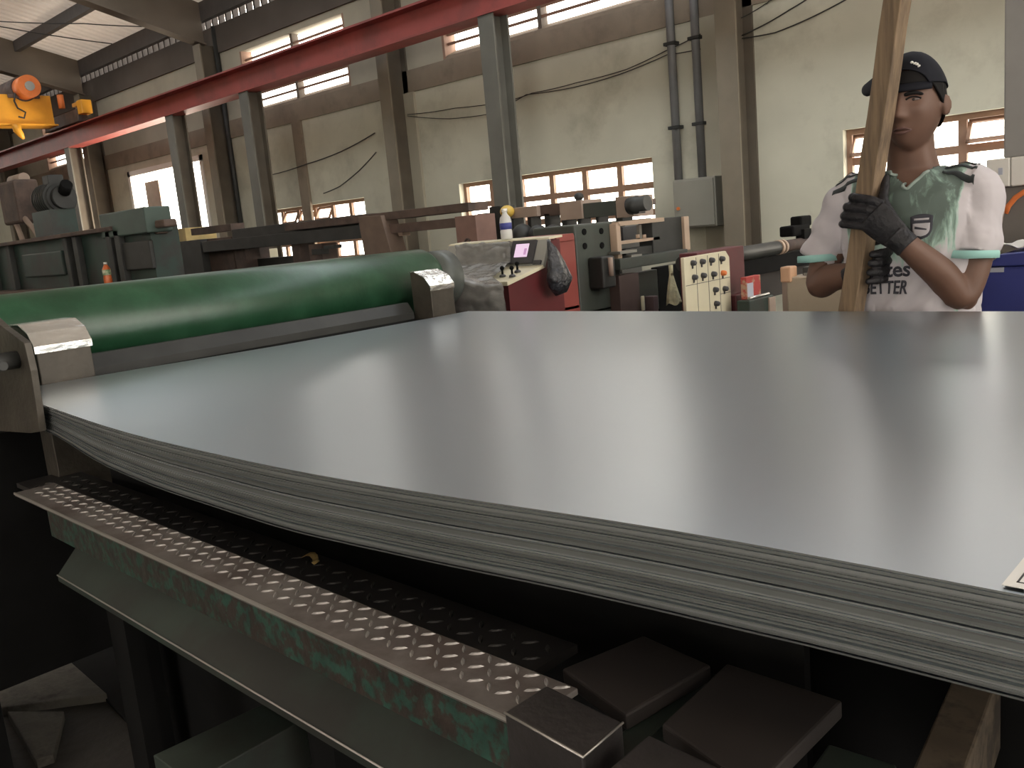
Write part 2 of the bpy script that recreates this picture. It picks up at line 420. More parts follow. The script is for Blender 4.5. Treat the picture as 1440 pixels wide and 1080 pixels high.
# I-section columns against the rear wall
def i_column(name, label, cat, x, y, wx, dy, z0, z1, mats, taper=0.0, group=None):
    t = thing(name, label, cat, (x, y, z0), group)
    q = MB().prism([(x-wx/2, z0), (x+wx/2, z0), (x+wx/2, z1), (x-wx/2, z1)], 'Y', y, y+.03)
    q.build('front_flange', mats[0], t)
    MB().box(x-.012, x+.012, y+.03, y+dy-.03, z0, z1).build('web', mats[1], t)
    MB().box(x-wx/2, x+wx/2, y+dy-.03, y+dy, z0, z1).build('rear_flange', mats[1], t)
    MB().box(x-wx/2-.06, x+wx/2+.06, y-.05, y+dy+.0, z0, z0+.03).build('base_plate', mats[1], t)
    return t
collab = {-5.35: 'brown steel wall column just right of the two grey conduits',
          -11.4: 'brown steel wall column between the two rows of window panes',
          -17.0: 'shaded steel wall column at the right jamb of the bright doorway',
          -23.0: 'sunlit steel wall column far left beyond the bright doorway',
          -29.0: 'shadowy steel column at the dim far end of the wall'}
for x in COLX[:5]:
    i_column('steel_column', collab[x], 'column', x, YB-.42, .26, .42, 0, roof_z(YB-.4)-.86, (m_colface, m_col))

# windows: frame, mullions, transoms, one pane per light
def window(n, x0, x1, z0, z1, nc, nr, tilt=0, cols_tilted=()):
    root = bpy.data.objects.new('window_%d' % n, None); C.objects.link(root); root.location = (x0, YB, z0); struct(root)
    y0, y1 = YB+.10, YB+.16; fw = .06
    q = MB(); q.box(x0, x1, y0, y1, z0, z0+fw); q.box(x0, x1, y0, y1, z1-fw, z1)
    q.box(x0, x0+fw, y0, y1, z0+fw, z1-fw); q.box(x1-fw, x1, y0, y1, z0+fw, z1-fw); q.build('frame', m_frame, root)
    dx, dz = (x1-x0)/nc, (z1-z0)/nr
    for i in range(1, nc): MB().box(x0+i*dx-.042, x0+i*dx+.042, y0+.005, y1-.005, z0+fw, z1-fw).build('mullion', m_frame, root)
    for j in range(1, nr): MB().box(x0+fw, x1-fw, y0+.008, y1-.008, z0+j*dz-.042, z0+j*dz+.042).build('transom', m_frame, root)
    MB().box(x0-.04, x1+.04, YB-.04, YB+.1, z0-.05, z0).build('sill', m_wall, root)
    pane0 = None
    for i in range(nc):
        for j in range(nr):
            if tilt and j == nr-1 and i in cols_tilted:
                # outward tilted awning sash hinged on the head
                cx = x0+(i+.5)*dx; zt = z1-fw; h = dz-.09; wd = dx-.09
                q = MB(); R = Matrix.Rotation(tilt, 3, 'X')
                pv = (cx, y1, zt)
                for bb in ((cx-wd/2, cx+wd/2, y1, y1+.03, zt-.035, zt), (cx-wd/2, cx+wd/2, y1, y1+.03, zt-h, zt-h+.035),
                           (cx-wd/2, cx-wd/2+.035, y1, y1+.03, zt-h, zt), (cx+wd/2-.035, cx+wd/2, y1, y1+.03, zt-h, zt)):
                    q.box(*bb, rot=R, piv=pv)
                sh = q.build('sash', m_frame, root)
                MB().box(cx-wd/2+.03, cx+wd/2-.03, y1+.012, y1+.016, zt-h+.03, zt-.03, rot=R, piv=pv).build('pane', m_glass, sh)
                continue
            cx, cz = x0+(i+.5)*dx, z0+(j+.5)*dz
            if pane0 is None:
                q = MB().box(-dx/2+.02, dx/2-.02, -.003, .003, -dz/2+.02, dz/2-.02)
                pane0 = q.build('pane', m_glass); o = pane0
            else:
                o = pane0.copy(); C.objects.link(o)
            o.parent = root; o.location = (cx-x0, y0+.03-YB, cz-z0)
window(1, *WIN[0][:2], WIN[0][2], WIN[0][3], 6, 3, -.5, (0, 2, 3))
window(2, *WIN[1][:2], WIN[1][2], WIN[1][3], 6, 3)
window(3, *WIN[2][:2], WIN[2][2], WIN[2][3], 6, 3, -.5, (1, 2, 3))

# clerestory louvres: concrete blades, a middle post, sloped sill
for n, (x0, x1, z0, z1) in enumerate(LOUV):
    root = bpy.data.objects.new('window_%d' % (n+4), None); C.objects.link(root); root.location = (x0, YB, z0); struct(root)
    xm = (x0+x1)/2
    MB().box(x0, x0+.05, YB, YB+.24, z0, z1).build('jamb', m_frame, root)
    MB().box(x1-.05, x1, YB, YB+.24, z0, z1).build('jamb', m_frame, root)
    MB().box(xm-.035, xm+.035, YB+.06, YB+.2, z0, z1).build('mullion', m_rafter, root)
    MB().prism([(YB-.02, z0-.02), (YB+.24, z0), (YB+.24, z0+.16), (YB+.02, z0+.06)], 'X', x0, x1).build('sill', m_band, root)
    for k in range(7):
        z = z0 + .25 + k*.135
        MB().box(x0, x1, YB+.07, YB+.19, z-.02, z+.02, rot=Matrix.Rotation(.25, 3, 'X')).build('louvre_blade', m_frame, root)

# door opening: frame and the leaf standing open
root = bpy.data.objects.new('door_1', None); C.objects.link(root); root.location = (DOOR[0], YB, 0); struct(root)
MB().box(DOOR[0], DOOR[0]+.12, YB-.03, YB+.24, 0, DOOR[3]).build('jamb', m_white, root)
MB().box(DOOR[1]-.12, DOOR[1], YB-.03, YB+.24, 0, DOOR[3]).build('jamb', m_white, root)
MB().box(DOOR[0], DOOR[1], YB-.03, YB+.24, DOOR[3]-.12, DOOR[3]).build('lintel', m_white, root)
q = MB().box(DOOR[0]+.55, DOOR[0]+1.25, YB+.1, YB+.16, .02, DOOR[3]-.3)
lf = q.build('door_leaf', m_pinkbeige, root)
MB().box(DOOR[0]+1.12, DOOR[0]+1.17, YB+.06, YB+.1, 1.0, 1.25).build('handle', m_dark, lf)

# ------------------------------------------------------------------ crane runway and crane
RY = 8.86
rb0, rb1 = H+2.64, H+3.06
t = thing('crane_runway_beam', 'long red steel crane runway beam crossing in front of the high louvres', 'beam', (-20, RY, rb0))
MB().box(XL+1, 2, RY-.17, RY+.17, rb0, rb0+.03).build('bottom_flange', m_red, t)
MB().box(XL+1, 2, RY-.012, RY+.012, rb0+.03, rb1-.03).build('web', m_red, t)
MB().box(XL+1, 2, RY-.19, RY+.19, rb1-.03, rb1).build('top_flange', m_red, t)
MB().box(XL+1, 2, RY-.03, RY+.03, rb1, rb1+.05).build('rail', m_rust, t)
plab = ['grey-green steel runway post rising left of the middle window panes',
        'brown-grey steel runway post left of the pale pilaster strip',
        'dark steel runway post silhouetted against the bright doorway',
        'bright sunlit steel runway post left of the doorway']
for lab, px in zip(plab, (689, 361, 252, 101)):
    x = P(px, 200, Y=RY).x
    if px == 689: x = P(690, 100, Y=RY-.13).x
    i_column('runway_post', lab, 'post', x, RY-.15, .26, .30, 0, rb0, (m_post, m_post if px == 689 else m_col))

pe = P(92, 165, Y=RY)
gx = pe.x
gz0, gz1 = rb1+.06, rb1+.74
t = thing('bridge_crane', 'yellow overhead crane girder with orange hoist motor on the red runway', 'crane', (gx, RY, rb1))
MB().box(gx-.22, gx+.22, -8, RY-.35, gz0+.03, gz1-.02).build('girder', m_yellow, t)
MB().box(gx-.30, gx+.30, -8, RY-.30, gz0, gz0+.03).build('girder_flange', m_yellow, t)
q = MB().box(gx-1.0, gx+1.0, RY-.13, RY+.13, rb1+.06, rb1+.34, bev=.02); q.build('end_carriage', m_rust, t)
for s in (-.8, .8): MB().cyl((gx+s, RY-.06, rb1+.16), (gx+s, RY+.06, rb1+.16), .12).build('wheel', m_dark, t)
q = MB().box(gx+1.0, gx+1.25, RY-.12, RY+.12, rb1+.2, rb1+.5, bev=.02); q.box(gx+.6, gx+1.1, RY-.05, RY+.05, rb1+.42, rb1+.5); q.build('buffer', m_yellow, t)
MB().cyl((gx+.4, RY-.2, rb1+.42), (gx+.4, RY-.2, rb1+.72), .07).build('travel_motor', m_orange, t)
h = P(35, 124, Y=RY-.9); 
q = MB().cyl((gx+.25, h.y, h.z), (gx+.62, h.y, h.z), .24, 28); mo = q.build('hoist_motor', m_orange, t)
MB().cyl((gx+.62, h.y, h.z), (gx+.65, h.y, h.z), .10, 20).build('motor_hub', m_greypanel, mo)
MB().cyl((gx-1.3, h.y, h.z), (gx+.25, h.y, h.z), .27, 28).build('hoist_drum', m_rust, t)
q = MB().box(gx-1.2, gx+.3, h.y-.35, h.y+.3, gz1-.02, h.z-.2); q.build('trolley_frame', m_rust, t)
k = P(24, 195, Y=RY-1.2)
q = MB().tube([(gx+.3, k.y, gz0), (gx+.3, k.y, gz0-.12), (gx+.32, k.y+.05, gz0-.22), (gx+.3, k.y+.1, gz0-.30)], [.1, .09, .07, .03], 10)
q.build('hook_block', m_yellow, t)
q = MB().tube([P(22, 128, X=gx+.3), P(20, 142, X=gx+.3), P(25, 152, X=gx+.32), P(36, 158, X=gx+.32), P(34, 166, X=gx+.32), P(26, 164, X=gx+.32)], .02, 8)
q.build('power_cable', m_wire, t)

# ------------------------------------------------------------------ services on the wall
def wire(label, pts, r=.0065, name='wall_cable', group=None):
    n = len(pts); out = []
    for i in range(n-1):
        a, b2 = Vector(pts[i]), Vector(pts[i+1]); m = max(4, int((b2-a).length/.4))
        for k in range(m):
            u = k/m; p = a.lerp(b2, u); p.z -= .03*(b2-a).length*4*u*(1-u)*.35; out.append(p)
    out.append(Vector(pts[-1]))
    o = MB().tube(out, r, 6).build(name, m_wire)
    rehome(o, pts[0])
    return tag(o, label, 'cable', group)
YW = YB - .03
wy = lambda *ps: [P(px, py, Y=YW-.03) for px, py in ps]
wire('upper strand of the sagging cable pair across the middle wall bay', wy((573, 161), (640, 152), (715, 142), (748, 131), (812, 116), (880, 98), (935, 72), (985, 48)))
wire('lower strand of the sagging cable pair across the middle wall bay', wy((573, 163), (632, 167), (690, 160), (740, 133), (806, 123), (870, 105), (938, 77), (985, 69)))
wire('thin cable climbing the wall bay right of the brown column, upper one', wy((1041, 26), (1065, 13), (1090, -4)), .006)
wire('thin cable climbing the wall bay right of the brown column, middle one', wy((1043, 50), (1080, 32), (1110, 14), (1136, -2)), .008)
wire('thin cable climbing the wall bay right of the brown column, lowest one', wy((1043, 54), (1090, 46), (1140, 25), (1192, -2)), .008)
wire('thin cable rising across the pale pilaster in the left wall bay', wy((381, 246), (430, 231), (480, 213), (527, 187)), .010)
wire('loose cable curving down to the wall in the left bay', wy((529, 214), (505, 240), (478, 262), (455, 272)), .010)
for lab, px, pb in (('left grey conduit pipe above the electrical box', 952, 252), ('right grey conduit pipe above the electrical box', 986, 246)):
    x = P(px, 200, Y=YW-.03).x; zb = P(px, pb, Y=YW-.1).z
    t = thing('conduit_pipe', lab, 'pipe', (x, YB-.07, zb))
    MB().cyl((x, YB-.07, zb-.1), (x, YB-.07, EAVE-.1), .052, 14).build('pipe', m_pipe, t)
    for z in (H+1.0, H+2.0, H+3.0): MB().box(x-.08, x+.08, YB-.13, YB-.01, z-.02, z+.02, bev=.005).build('clamp', m_dark, t)
x = P(327, 220, Y=YW).x
o = MB().cyl((x, YB-.06, .2), (x, YB-.06, EAVE), .05, 12).build('drain_pipe', m_dark); tag(rehome(o, (x, YB-.06, .2)), 'thin dark vertical pipe on the wall between doorway and window', 'pipe')
a = P(945, 254, Y=YB-.26); c2 = P(1008, 318, Y=YB-.26)
t = thing('electrical_box', 'grey steel electrical box on the wall below two conduits', 'electrical box', (a.x, YB-.26, c2.z))
MB().box(a.x, c2.x, YB-.25, YB, c2.z, a.z, bev=.01).build('box', m_ebox, t)
dr = MB().box(a.x+.02, c2.x-.02, YB-.268, YB-.25, c2.z+.02, a.z-.02, bev=.006).build('door', m_ebox, t)
MB().cyl((a.x+.08, YB-.29, (a.z+c2.z)/2-.05), (a.x+.08, YB-.268, (a.z+c2.z)/2-.05), .02).build('latch', m_orange, dr)
# roof cables
zz = lambda y: roof_z(y)-.30
wire('cable slung under the roof sheet below the purlin', [(-20.2, 5.2, zz(5.2)), (-21.5, 7.2, zz(7.2)), (-20.0, 9.3, zz(9.3)-.05)], .012, 'roof_cable')
wire('second cable looped beneath the roof sheet', [(-24, 6.4, zz(6.4)), (-21.5, 7.0, zz(7.0)), (-19.2, 8.4, zz(8.4)-.1), (-18.2, 9.5, zz(9.5))], .012, 'roof_cable')
q = MB().box(-21.6, -21.3, 7.35, 7.5, zz(7.5)-.15, zz(7.5)+.1, bev=.02).build('roof_lamp_bracket', m_greypanel); tag(rehome(q, (-21.45, 7.42, zz(7.5))), 'small grey fitting clamped on the roof purlin', 'bracket')

# ------------------------------------------------------------------ stack of galvanised sheets
SX0, SX1, SY0, SY1 = -2.47, .55, .715, 2.37
def interp(x, tab):
    if x <= tab[0][0]: return tab[0][1]
    for (a, va), (b2, vb) in zip(tab, tab[1:]):
        if x <= b2:
            u = (x-a)/(b2-a); u = u*u*(3-2*u)*.35 + u*.65
            return va + (vb-va)*u
    return tab[-1][1]
TOPT = [(-2.5, -.300), (-2.167, -.309), (-1.979, -.325), (-1.676, -.338), (-1.187, -.340), (-.855, -.331), (-.617, -.319), (-.438, -.312), (.6, -.310)]
THK = [(-2.5, .058), (-2.13, .062), (-1.87, .088), (-1.59, .096), (-1.2, .100), (-.9, .094), (-.62, .090), (-.44, .089), (-.30, .086), (.6, .078)]
_tz = {}
def smooth_tab(x):
    k = round(x, 4)
    if k not in _tz: _tz[k] = sum(interp(x+.03*j, TOPT)*(9-abs(j)) for j in range(-8, 9))/sum(9-abs(j) for j in range(-8, 9))
    return _tz[k]
def top_z(x, y):
    e = smooth_tab(x); u = min(1, max(0, (y-SY0)/1.0)); u = u*u*(3-2*u)
    return H + e*(1-u) + (-.313)*u
NSH = 42
def make_sheet(k):
    """one 2 mm sheet, k = 0 on top; the stack fans a little where it sags"""
    fr = k/NSH; jit = random.uniform(-1, 1)
    dy = 0 if k == 0 else random.uniform(-.0025, .0025) + (.006 if k == 17 else 0) - (.004 if k > NSH-3 else 0)
    dx = 0 if k == 0 else random.uniform(-.004, .004)
    b = MB(); nu, nv = 44, 8; th = .00135
    def pt(u, v, lo):
        x = SX0+dx + (SX1-SX0)*u; y = SY0+dy + (SY1-SY0)*(v**1.5)
        t = interp(x, THK); vv = min(1, (y-SY0)/1.0); t = t*(1-vv) + .078*vv
        return (x, y, top_z(x, y) - t*fr - (t/NSH*.90 if lo else 0))
    T = [[b.bm.verts.new(pt(i/nu, j/nv, 0)) for j in range(nv+1)] for i in range(nu+1)]
    B = [[b.bm.verts.new(pt(i/nu, j/nv, 1)) for j in range(nv+1)] for i in range(nu+1)]
    def cp(v): return b.bm.verts.new(v.co)
    for i in range(nu):
        for j in range(nv):
            if k in (0,):
                f = b.bm.faces.new((T[i][j], T[i+1][j], T[i+1][j+1], T[i][j+1])); f.smooth = True
            if k == NSH-1: b.bm.faces.new((B[i][j+1], B[i+1][j+1], B[i+1][j], B[i][j]))
        if k not in (0, NSH-1):   # hidden faces of the inner sheets only reach a hand's width in
            b.bm.faces.new((T[i][0], T[i+1][0], T[i+1][1], T[i][1])); b.bm.faces.new((B[i][1], B[i+1][1], B[i+1][0], B[i][0]))
        f = b.bm.faces.new([cp(v) for v in (B[i][0], B[i+1][0], T[i+1][0], T[i][0])]); f.material_index = 1
        f = b.bm.faces.new([cp(v) for v in (T[i][nv], T[i+1][nv], B[i+1][nv], B[i][nv])]); f.material_index = 1
    for j in range(nv):
        f = b.bm.faces.new([cp(v) for v in (T[0][j], T[0][j+1], B[0][j+1], B[0][j])]); f.material_index = 1
        f = b.bm.faces.new([cp(v) for v in (B[nu][j], B[nu][j+1], T[nu][j+1], T[nu][j])]); f.material_index = 1
    r = random.random()
    em = m_edges[0] if r < .5 else (m_edges[1] if r < .82 else m_edges[2])
    return b.build('steel_sheet', [m_sheet, em], keep=True)
for k in range(NSH):
    o = make_sheet(k); rehome(o, (SX0, SY0, H-.31-.08*k/NSH))
    if k == 0: tag(o, 'top galvanised steel sheet, broad grey mirror-like surface with a paper label at its corner', 'steel sheet', 'galvanised sheets in the stack')
    elif k == NSH-1: tag(o, 'lowest steel sheet, bottom edge line of the thick stack', 'steel sheet', 'galvanised sheets in the stack')
    else: tag(o, 'thin grey steel sheet edge within the stack, between the top and the lowest sheet', 'steel sheet', 'galvanised sheets in the stack')
# paper label lying on the top sheet, its printed frame and lines
x0, x1, y0, y1, z = -.186, .02, .722, .865, H-.3095
t = thing('paper_label', 'white paper label with printed frame lines lying on the top steel sheet', 'label', (x0, y0, z))
MB().box(x0, x1, y0, y1, z, z+.0006).build('paper', m_paper, t)
q = MB(); zt = z+.0007
for bb in ((x0+.008, x1-.008, y0+.009, y0+.0105), (x0+.008, x1-.008, y1-.0105, y1-.009), (x0+.008, x0+.0095, y0+.009, y1-.009), (x1-.0095, x1-.008, y0+.009, y1-.009)):
    q.box(*bb, zt, zt+.0003)
for i in range(5): q.box(x0+.02, x1-.03-.02*(i % 3), y0+.03+.02*i, y0+.032+.02*i, zt, zt+.0003)
q.build('printed_lines', m_ink, t)

# lift table the stack rests on, down in the shade
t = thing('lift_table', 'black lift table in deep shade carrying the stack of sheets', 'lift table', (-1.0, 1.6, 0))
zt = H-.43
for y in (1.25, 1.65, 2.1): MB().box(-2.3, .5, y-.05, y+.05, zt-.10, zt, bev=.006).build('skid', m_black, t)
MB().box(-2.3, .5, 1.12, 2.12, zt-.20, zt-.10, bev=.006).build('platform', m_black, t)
MB().box(-2.35, -.44, .905, .92, .0, H-.455).build('shade_screen', m_black, t)  # black upright sheets added to darken the gap under the stack
MB().box(-.95, .55, 1.09, 1.105, .0, H-.44).build('shade_screen', m_black, t)
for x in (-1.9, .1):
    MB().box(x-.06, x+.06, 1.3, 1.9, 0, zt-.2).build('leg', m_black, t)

# ------------------------------------------------------------------ tread-plate step beam in front of the stack
ZS = H-.50
o0, o1 = P(20, 693, Z=ZS), P(715, 1010, Z=ZS); i0, i1 = P(80, 680, Z=ZS), P(588, 933, Z=ZS)
du = (o1-o0).normalized(); nv_ = Vector((-du.y, du.x, 0))
wS = (i0-o0).dot(nv_); LS = (o1-o0).length + .02
def sp(u, v, z): return o0 + du*u + nv_*v + Vector((0, 0, z-ZS))
def obox(mb, u0, u1, v0, v1, z0, z1, mi=0, bev=0):
    R = Matrix(((du.x, nv_.x, 0), (du.y, nv_.y, 0), (0, 0, 1)))
    r = bmesh.ops.create_cube(mb.bm, size=1.0); vs = r['verts']
    for v in vs:
        l = Vector(((u0+u1)/2+v.co.x*(u1-u0), (v0+v1)/2+v.co.y*(v1-v0), 0)); zz_ = (z0+z1)/2+v.co.z*(z1-z0)
        v.co = sp(l.x, l.y, zz_)
    for f in set(f for v in vs for f in v.link_faces): f.material_index = mi
    if bev: bmesh.ops.bevel(mb.bm, geom=list(set(e for v in vs for e in v.link_edges)), offset=bev, segments=2, affect='EDGES', profile=.5)
    return mb
def studs(mb, fn, u0, u1, v0, v1, pitch, ln, wd, ht, ang0=0.0):
    """lens-shaped raised ribs, alternately turned, of a tread plate"""
    nu, nv2 = int((u1-u0)/pitch), int((v1-v0)/pitch)
    for i in range(nu+1):
        for j in range(nv2+1):
            cu, cv = u0+i*pitch, v0+j*pitch
            a = ang0 + (PI/4 if (i+j) % 2 else -PI/4)
            ca, sa = math.cos(a), math.sin(a)
            prof = [(-.5, 0), (-.25, .42), (0, .5), (.25, .42), (.5, 0), (.25, -.42), (0, -.5), (-.25, -.42)]
            base = []; 
            for p, q2 in prof:
                x, y = p*ln, q2*wd
                base.append((cu+x*ca-y*sa, cv+x*sa+y*ca))
            if any(not (u0-.3*pitch < x < u1+.3*pitch and v0-.3*pitch < y < v1+.3*pitch) for x, y in base): continue
            B = [mb.bm.verts.new(fn(x, y, 0)) for x, y in base]
            T = [mb.bm.verts.new(fn(cu+(x-cu)*.62, cv+(y-cv)*.55, ht)) for x, y in base]
            for k in range(8): mb.bm.faces.new((B[k], B[(k+1) % 8], T[(k+1) % 8], T[k]))
            mb.bm.faces.new(T)
t = thing('step_beam', 'green painted step beam topped with a worn diamond tread plate below the sheet stack', 'step beam', o0)
obox(MB(), 0, LS, 0, wS, ZS-.008, ZS, bev=.0015).build('tread_plate', m_tread, t)
b = MB(); studs(b, lambda u, v, h: sp(u, v, ZS+h), .02, LS-.012, .010, wS-.002, .0225, .0200, .0048, .0022)
stuff(b.build('tread_pattern', m_stud, t))
b = MB(); obox(b, 0, LS, -.0015, .0015, ZS-.004, ZS+.0006); b.build('worn_edge', m_edge, t)
obox(MB(), .17, LS+.05, .012, .022, ZS-.075, ZS-.008).build('web', m_flake, t)
b = MB()
A = [sp(.30, .022, ZS-.070), sp(LS+.3, .022, ZS-.070), sp(LS+.3, -.045, ZS-.103), sp(.36, -.045, ZS-.103)]
vv = [b.bm.verts.new(p) for p in A] + [b.bm.verts.new(p-Vector((0, 0, .012))) for p in A]
for f in ((0, 1, 2, 3), (7, 6, 5, 4), (0, 4, 5, 1), (1, 5, 6, 2), (2, 6, 7, 3), (3, 7, 4, 0)): b.bm.faces.new([vv[i] for i in f])
b.build('lower_flange', m_flange, t)
b = MB().tube([sp(.36, -.0455, ZS-.1025), sp(LS+.3, -.0455, ZS-.1025)], .0014, 6); b.build('flange_edge', m_edge, t)
for u in (.35, 1.1): obox(MB(), u, u+.06, .045, .080, 0.0, ZS-.075).build('support', m_black, t)

# tread-plate deck behind the step, its dark colour painted for the stack's shade
ZD = ZS-.055
t = thing('tread_deck', 'dark diamond tread-plate deck in the shade under the sheet stack', 'deck plate', (o0.x, o0.y+wS, ZD))
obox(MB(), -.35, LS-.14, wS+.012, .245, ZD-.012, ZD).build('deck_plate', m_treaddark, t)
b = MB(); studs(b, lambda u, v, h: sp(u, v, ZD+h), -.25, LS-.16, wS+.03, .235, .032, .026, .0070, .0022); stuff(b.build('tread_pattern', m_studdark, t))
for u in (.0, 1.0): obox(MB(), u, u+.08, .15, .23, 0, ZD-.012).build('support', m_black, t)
lf = P(440, 790, Z=ZD); b = MB()
b.grid(lambda u, v: (lf.x+.055*(u-.5), lf.y+.012*(v-.5)+.01*math.sin(u*5), ZD+.004+.004*math.sin(u*9)+.003*v), 8, 2)
o = b.build('dry_leaf', m_leafy); sm = o.modifiers.new('thickness', 'SOLIDIFY'); sm.thickness = .0008
tag(rehome(o, (lf.x, lf.y, ZD)), 'small dry yellow leaf scrap lying on the dark tread deck', 'leaf')

# steel blocks and plates at the right end of the step
zb = ZS+.012
def quad_block(name, label, pix, z0, z1, m, cat='block', edge=True):
    pts = [P(*p, Z=z1) for p in pix]; c = sum(pts, Vector())/4
    t = thing(name, label, cat, (c.x, c.y, z0))
    b = MB(); b.prism([(p.x, p.y) for p in pts], 'Z', z0, z1, bev=.003); b.build('body', m, t)
    if edge:
        b = MB()
        b.tube([pts[0]+Vector((0, 0, -.0008)), pts[3]+Vector((0, 0, -.0008)), pts[2]+Vector((0, 0, -.0008))], .0014, 6); b.build('worn_edge', m_edge, t)
    return t
quad_block('steel_block', 'worn dark steel block with bright chipped edges at the end of the tread step', ((709, 1001), (768, 963), (876, 1015), (820, 1064)), zb-.14, zb, m_block)
quad_block('steel_block', 'second dark steel block cut by the lower frame edge, right of the chipped block', ((850, 1085), (912, 1032), (1015, 1080), (960, 1140)), zb-.14, zb, m_block)
zp = ZS-.02
quad_block('cover_plate', 'grimy dark brown cover plate between the tread deck and the channel', ((790, 940), (905, 893), (1000, 935), (880, 1005)), zp-.02, zp, m_brownblack, 'plate', False)
quad_block('cover_plate', 'larger grimy brown cover plate right of the channel, below the stack', ((930, 1018), (1022, 932), (1185, 985), (1060, 1110)), zp-.02, zp, m_brownblack, 'plate', False)
quad_block('steel_bar', 'thin dark green bar lying in the channel between the two blocks', ((800, 1085), (985, 943), (1012, 948), (850, 1095)), zp-.05, zp-.02, m_flange, 'bar', False)
quad_block('green_block', 'dull green block half hidden at the lower frame edge', ((1140, 1080), (1165, 1045), (1262, 1075), (1250, 1120)), zp-.1, zp-.02, m_flange, 'block', False)
zw = H-.57
skid_ = quad_block('wooden_skid', 'dirty weathered wooden skid beam under the right side of the stack', ((1270, 1110), (1350, 930), (1408, 945), (1345, 1120)), zw-.1, zw, m_oldwood, 'timber', False)

c_ = skid_.location; MB().box(c_.x-.02, c_.x+.02, c_.y-.02, c_.y+.02, 0, zw-.1).build('support', m_black, skid_)
# machine bed below: cross members over a dark pit, concrete slabs of the floor edge
t = thing('pit_frame', 'dark green steel cross frame over the black pit below the step beam', 'frame', (-1.6, .4, 0))
zc = H-.72
def fr(name, pix, zt, h, m):
    pts = [P(*p, Z=zt) for p in pix]; b = MB(); b.prism([(p.x, p.y) for p in pts], 'Z', zt-h, zt, bev=.002); cc = sum(pts, Vector())/4; b.box(cc.x-.01, cc.x+.01, cc.y-.01, cc.y+.01, 0, zt-h); return b.build(name, m, t)
fr('cross_member', ((215, 1062), (380, 985), (430, 1010), (270, 1100)), zc, .08, m_flange)
zf = .03
quad_block('pit_shade_plate', 'flat black plate standing in for the dark of the pit under the step beam', ((15, 842), (90, 800), (560, 1090), (222, 1060)), .0, .012, m_black, 'tray', False)  # flat plate on the floor, its black painted for the pit's shade
quad_block('concrete_slab', 'pale grey concrete slab at the lower corner beside the pit', ((-40, 945), (82, 915), (150, 975), (0, 995)), 0, zf, m_slab, 'slab', False)
quad_block('concrete_slab', 'broken smaller concrete slab nearest the lower frame corner', ((10, 1000), (90, 1000), (75, 1060), (50, 1068)), 0, zf, m_slab, 'slab', False)
quad_block('concrete_slab', 'rusty brown slab behind the pale concrete slab by the pit', ((-40, 870), (30, 845), (84, 912), (-40, 940)), 0, zf-.01, m_oldwood, 'slab', False)

# ------------------------------------------------------------------ green roller with its bed and end brackets
RXc, RZc, RR = -2.86, H-.200, .131
t = thing('roller_machine', 'long green rubber roller in its black bed behind the steel sheets', 'roller machine', (RXc, 1.6, 0))
q = MB().tube([(RXc, .45, RZc), (RXc, .46, RZc), (RXc, 2.49, RZc), (RXc, 2.515, RZc)], [RR-.008, RR, RR, RR-.012], 64)
ro = q.build('roller', m_roller, t)
MB().tube([(RXc, 2.515, RZc), (RXc, 2.63, RZc), (RXc, 2.65, RZc)], [RR-.014, RR-.014, RR-.05], 48).build('roller_end', m_rollerend, ro)
MB().cyl((RXc, .2, RZc), (RXc, 2.70, RZc), .03).build('shaft', m_dark, ro)
q = MB().prism([(-2.70, H-.275), (-2.685, H-.262), (-2.66, H-.262), (-2.63, H-.30), (-2.63, H-.42), (-2.70, H-.42)], 'Y', .97, 2.235); q.build('front_bar', m_dark, t)
MB().box(-2.63, -2.57, .97, 2.23, H-.42, H-.325).build('lower_bar', m_black, t)
MB().box(-3.2, -2.57, .5, 2.65, .3, H-.42).build('bed', m_black, t)
MB().box(-3.2, -2.55, .5, .6, 0, .3).build('foot', m_black, t); MB().box(-3.2, -2.55, 2.6, 2.7, 0, .3).build('foot', m_black, t)
MB().box(-3.2, -3.1, .5, 2.7, H-.42, H-.25).build('rear_rail', m_black, t)
# near end bracket: steel stop with a taped rounded top, guide plate in front of it
def bracket(name, label, y0, y1, xf, d=.16):
    t = thing(name, label, 'bracket', (xf-.1, (y0+y1)/2, H-.6))
    pf = [(xf, H-.62), (xf, H-.205), (xf-.03, H-.172), (xf-.085, H-.150), (xf-d, H-.150), (xf-d, H-.62)]
    MB().prism(pf, 'Y', y0, y1, bev=.003).build('stop_block', m_bracket, t)
    tp = [(xf+.003, H-.222), (xf+.003, H-.203), (xf-.028, H-.168), (xf-.084, H-.1465), (xf-d-.002, H-.1465), (xf-d-.002, H-.1485), (xf-.086, H-.1485), (xf-.03, H-.170), (xf, H-.205), (xf, H-.222)]
    MB().prism(tp, 'Y', y0-.004, y1+.004).build('tape', m_shiny, t)
    return t
t = bracket('end_bracket', 'taped steel end bracket at the near end of the green roller', .825, .965, -2.49)
gp = [(p.x, p.z) for p in (P(0, 446, Y=.70), P(14, 459, Y=.70), P(44, 481, Y=.70), P(53, 520, Y=.70), P(66, 605, Y=.70), P(52, 607, Y=.70), P(-60, 600, Y=.70), P(-60, 446, Y=.70))]
MB().prism(gp, 'Y', .685, .70, bev=.001).build('guide_plate', m_bracket, t)
c = P(8, 508, Y=.66)
q = MB().cyl((c.x, .685, c.z), (c.x, .60, c.z), .020, 16); q.cyl((c.x-.06, .64, c.z-.014), (c.x+.045, .64, c.z-.006), .010, 10); q.build('clamp_screw', m_dark, t)
bracket('end_bracket', 'taped steel end bracket at the far end of the roller, beside the covered console', 2.262, 2.38, -2.55, .11)

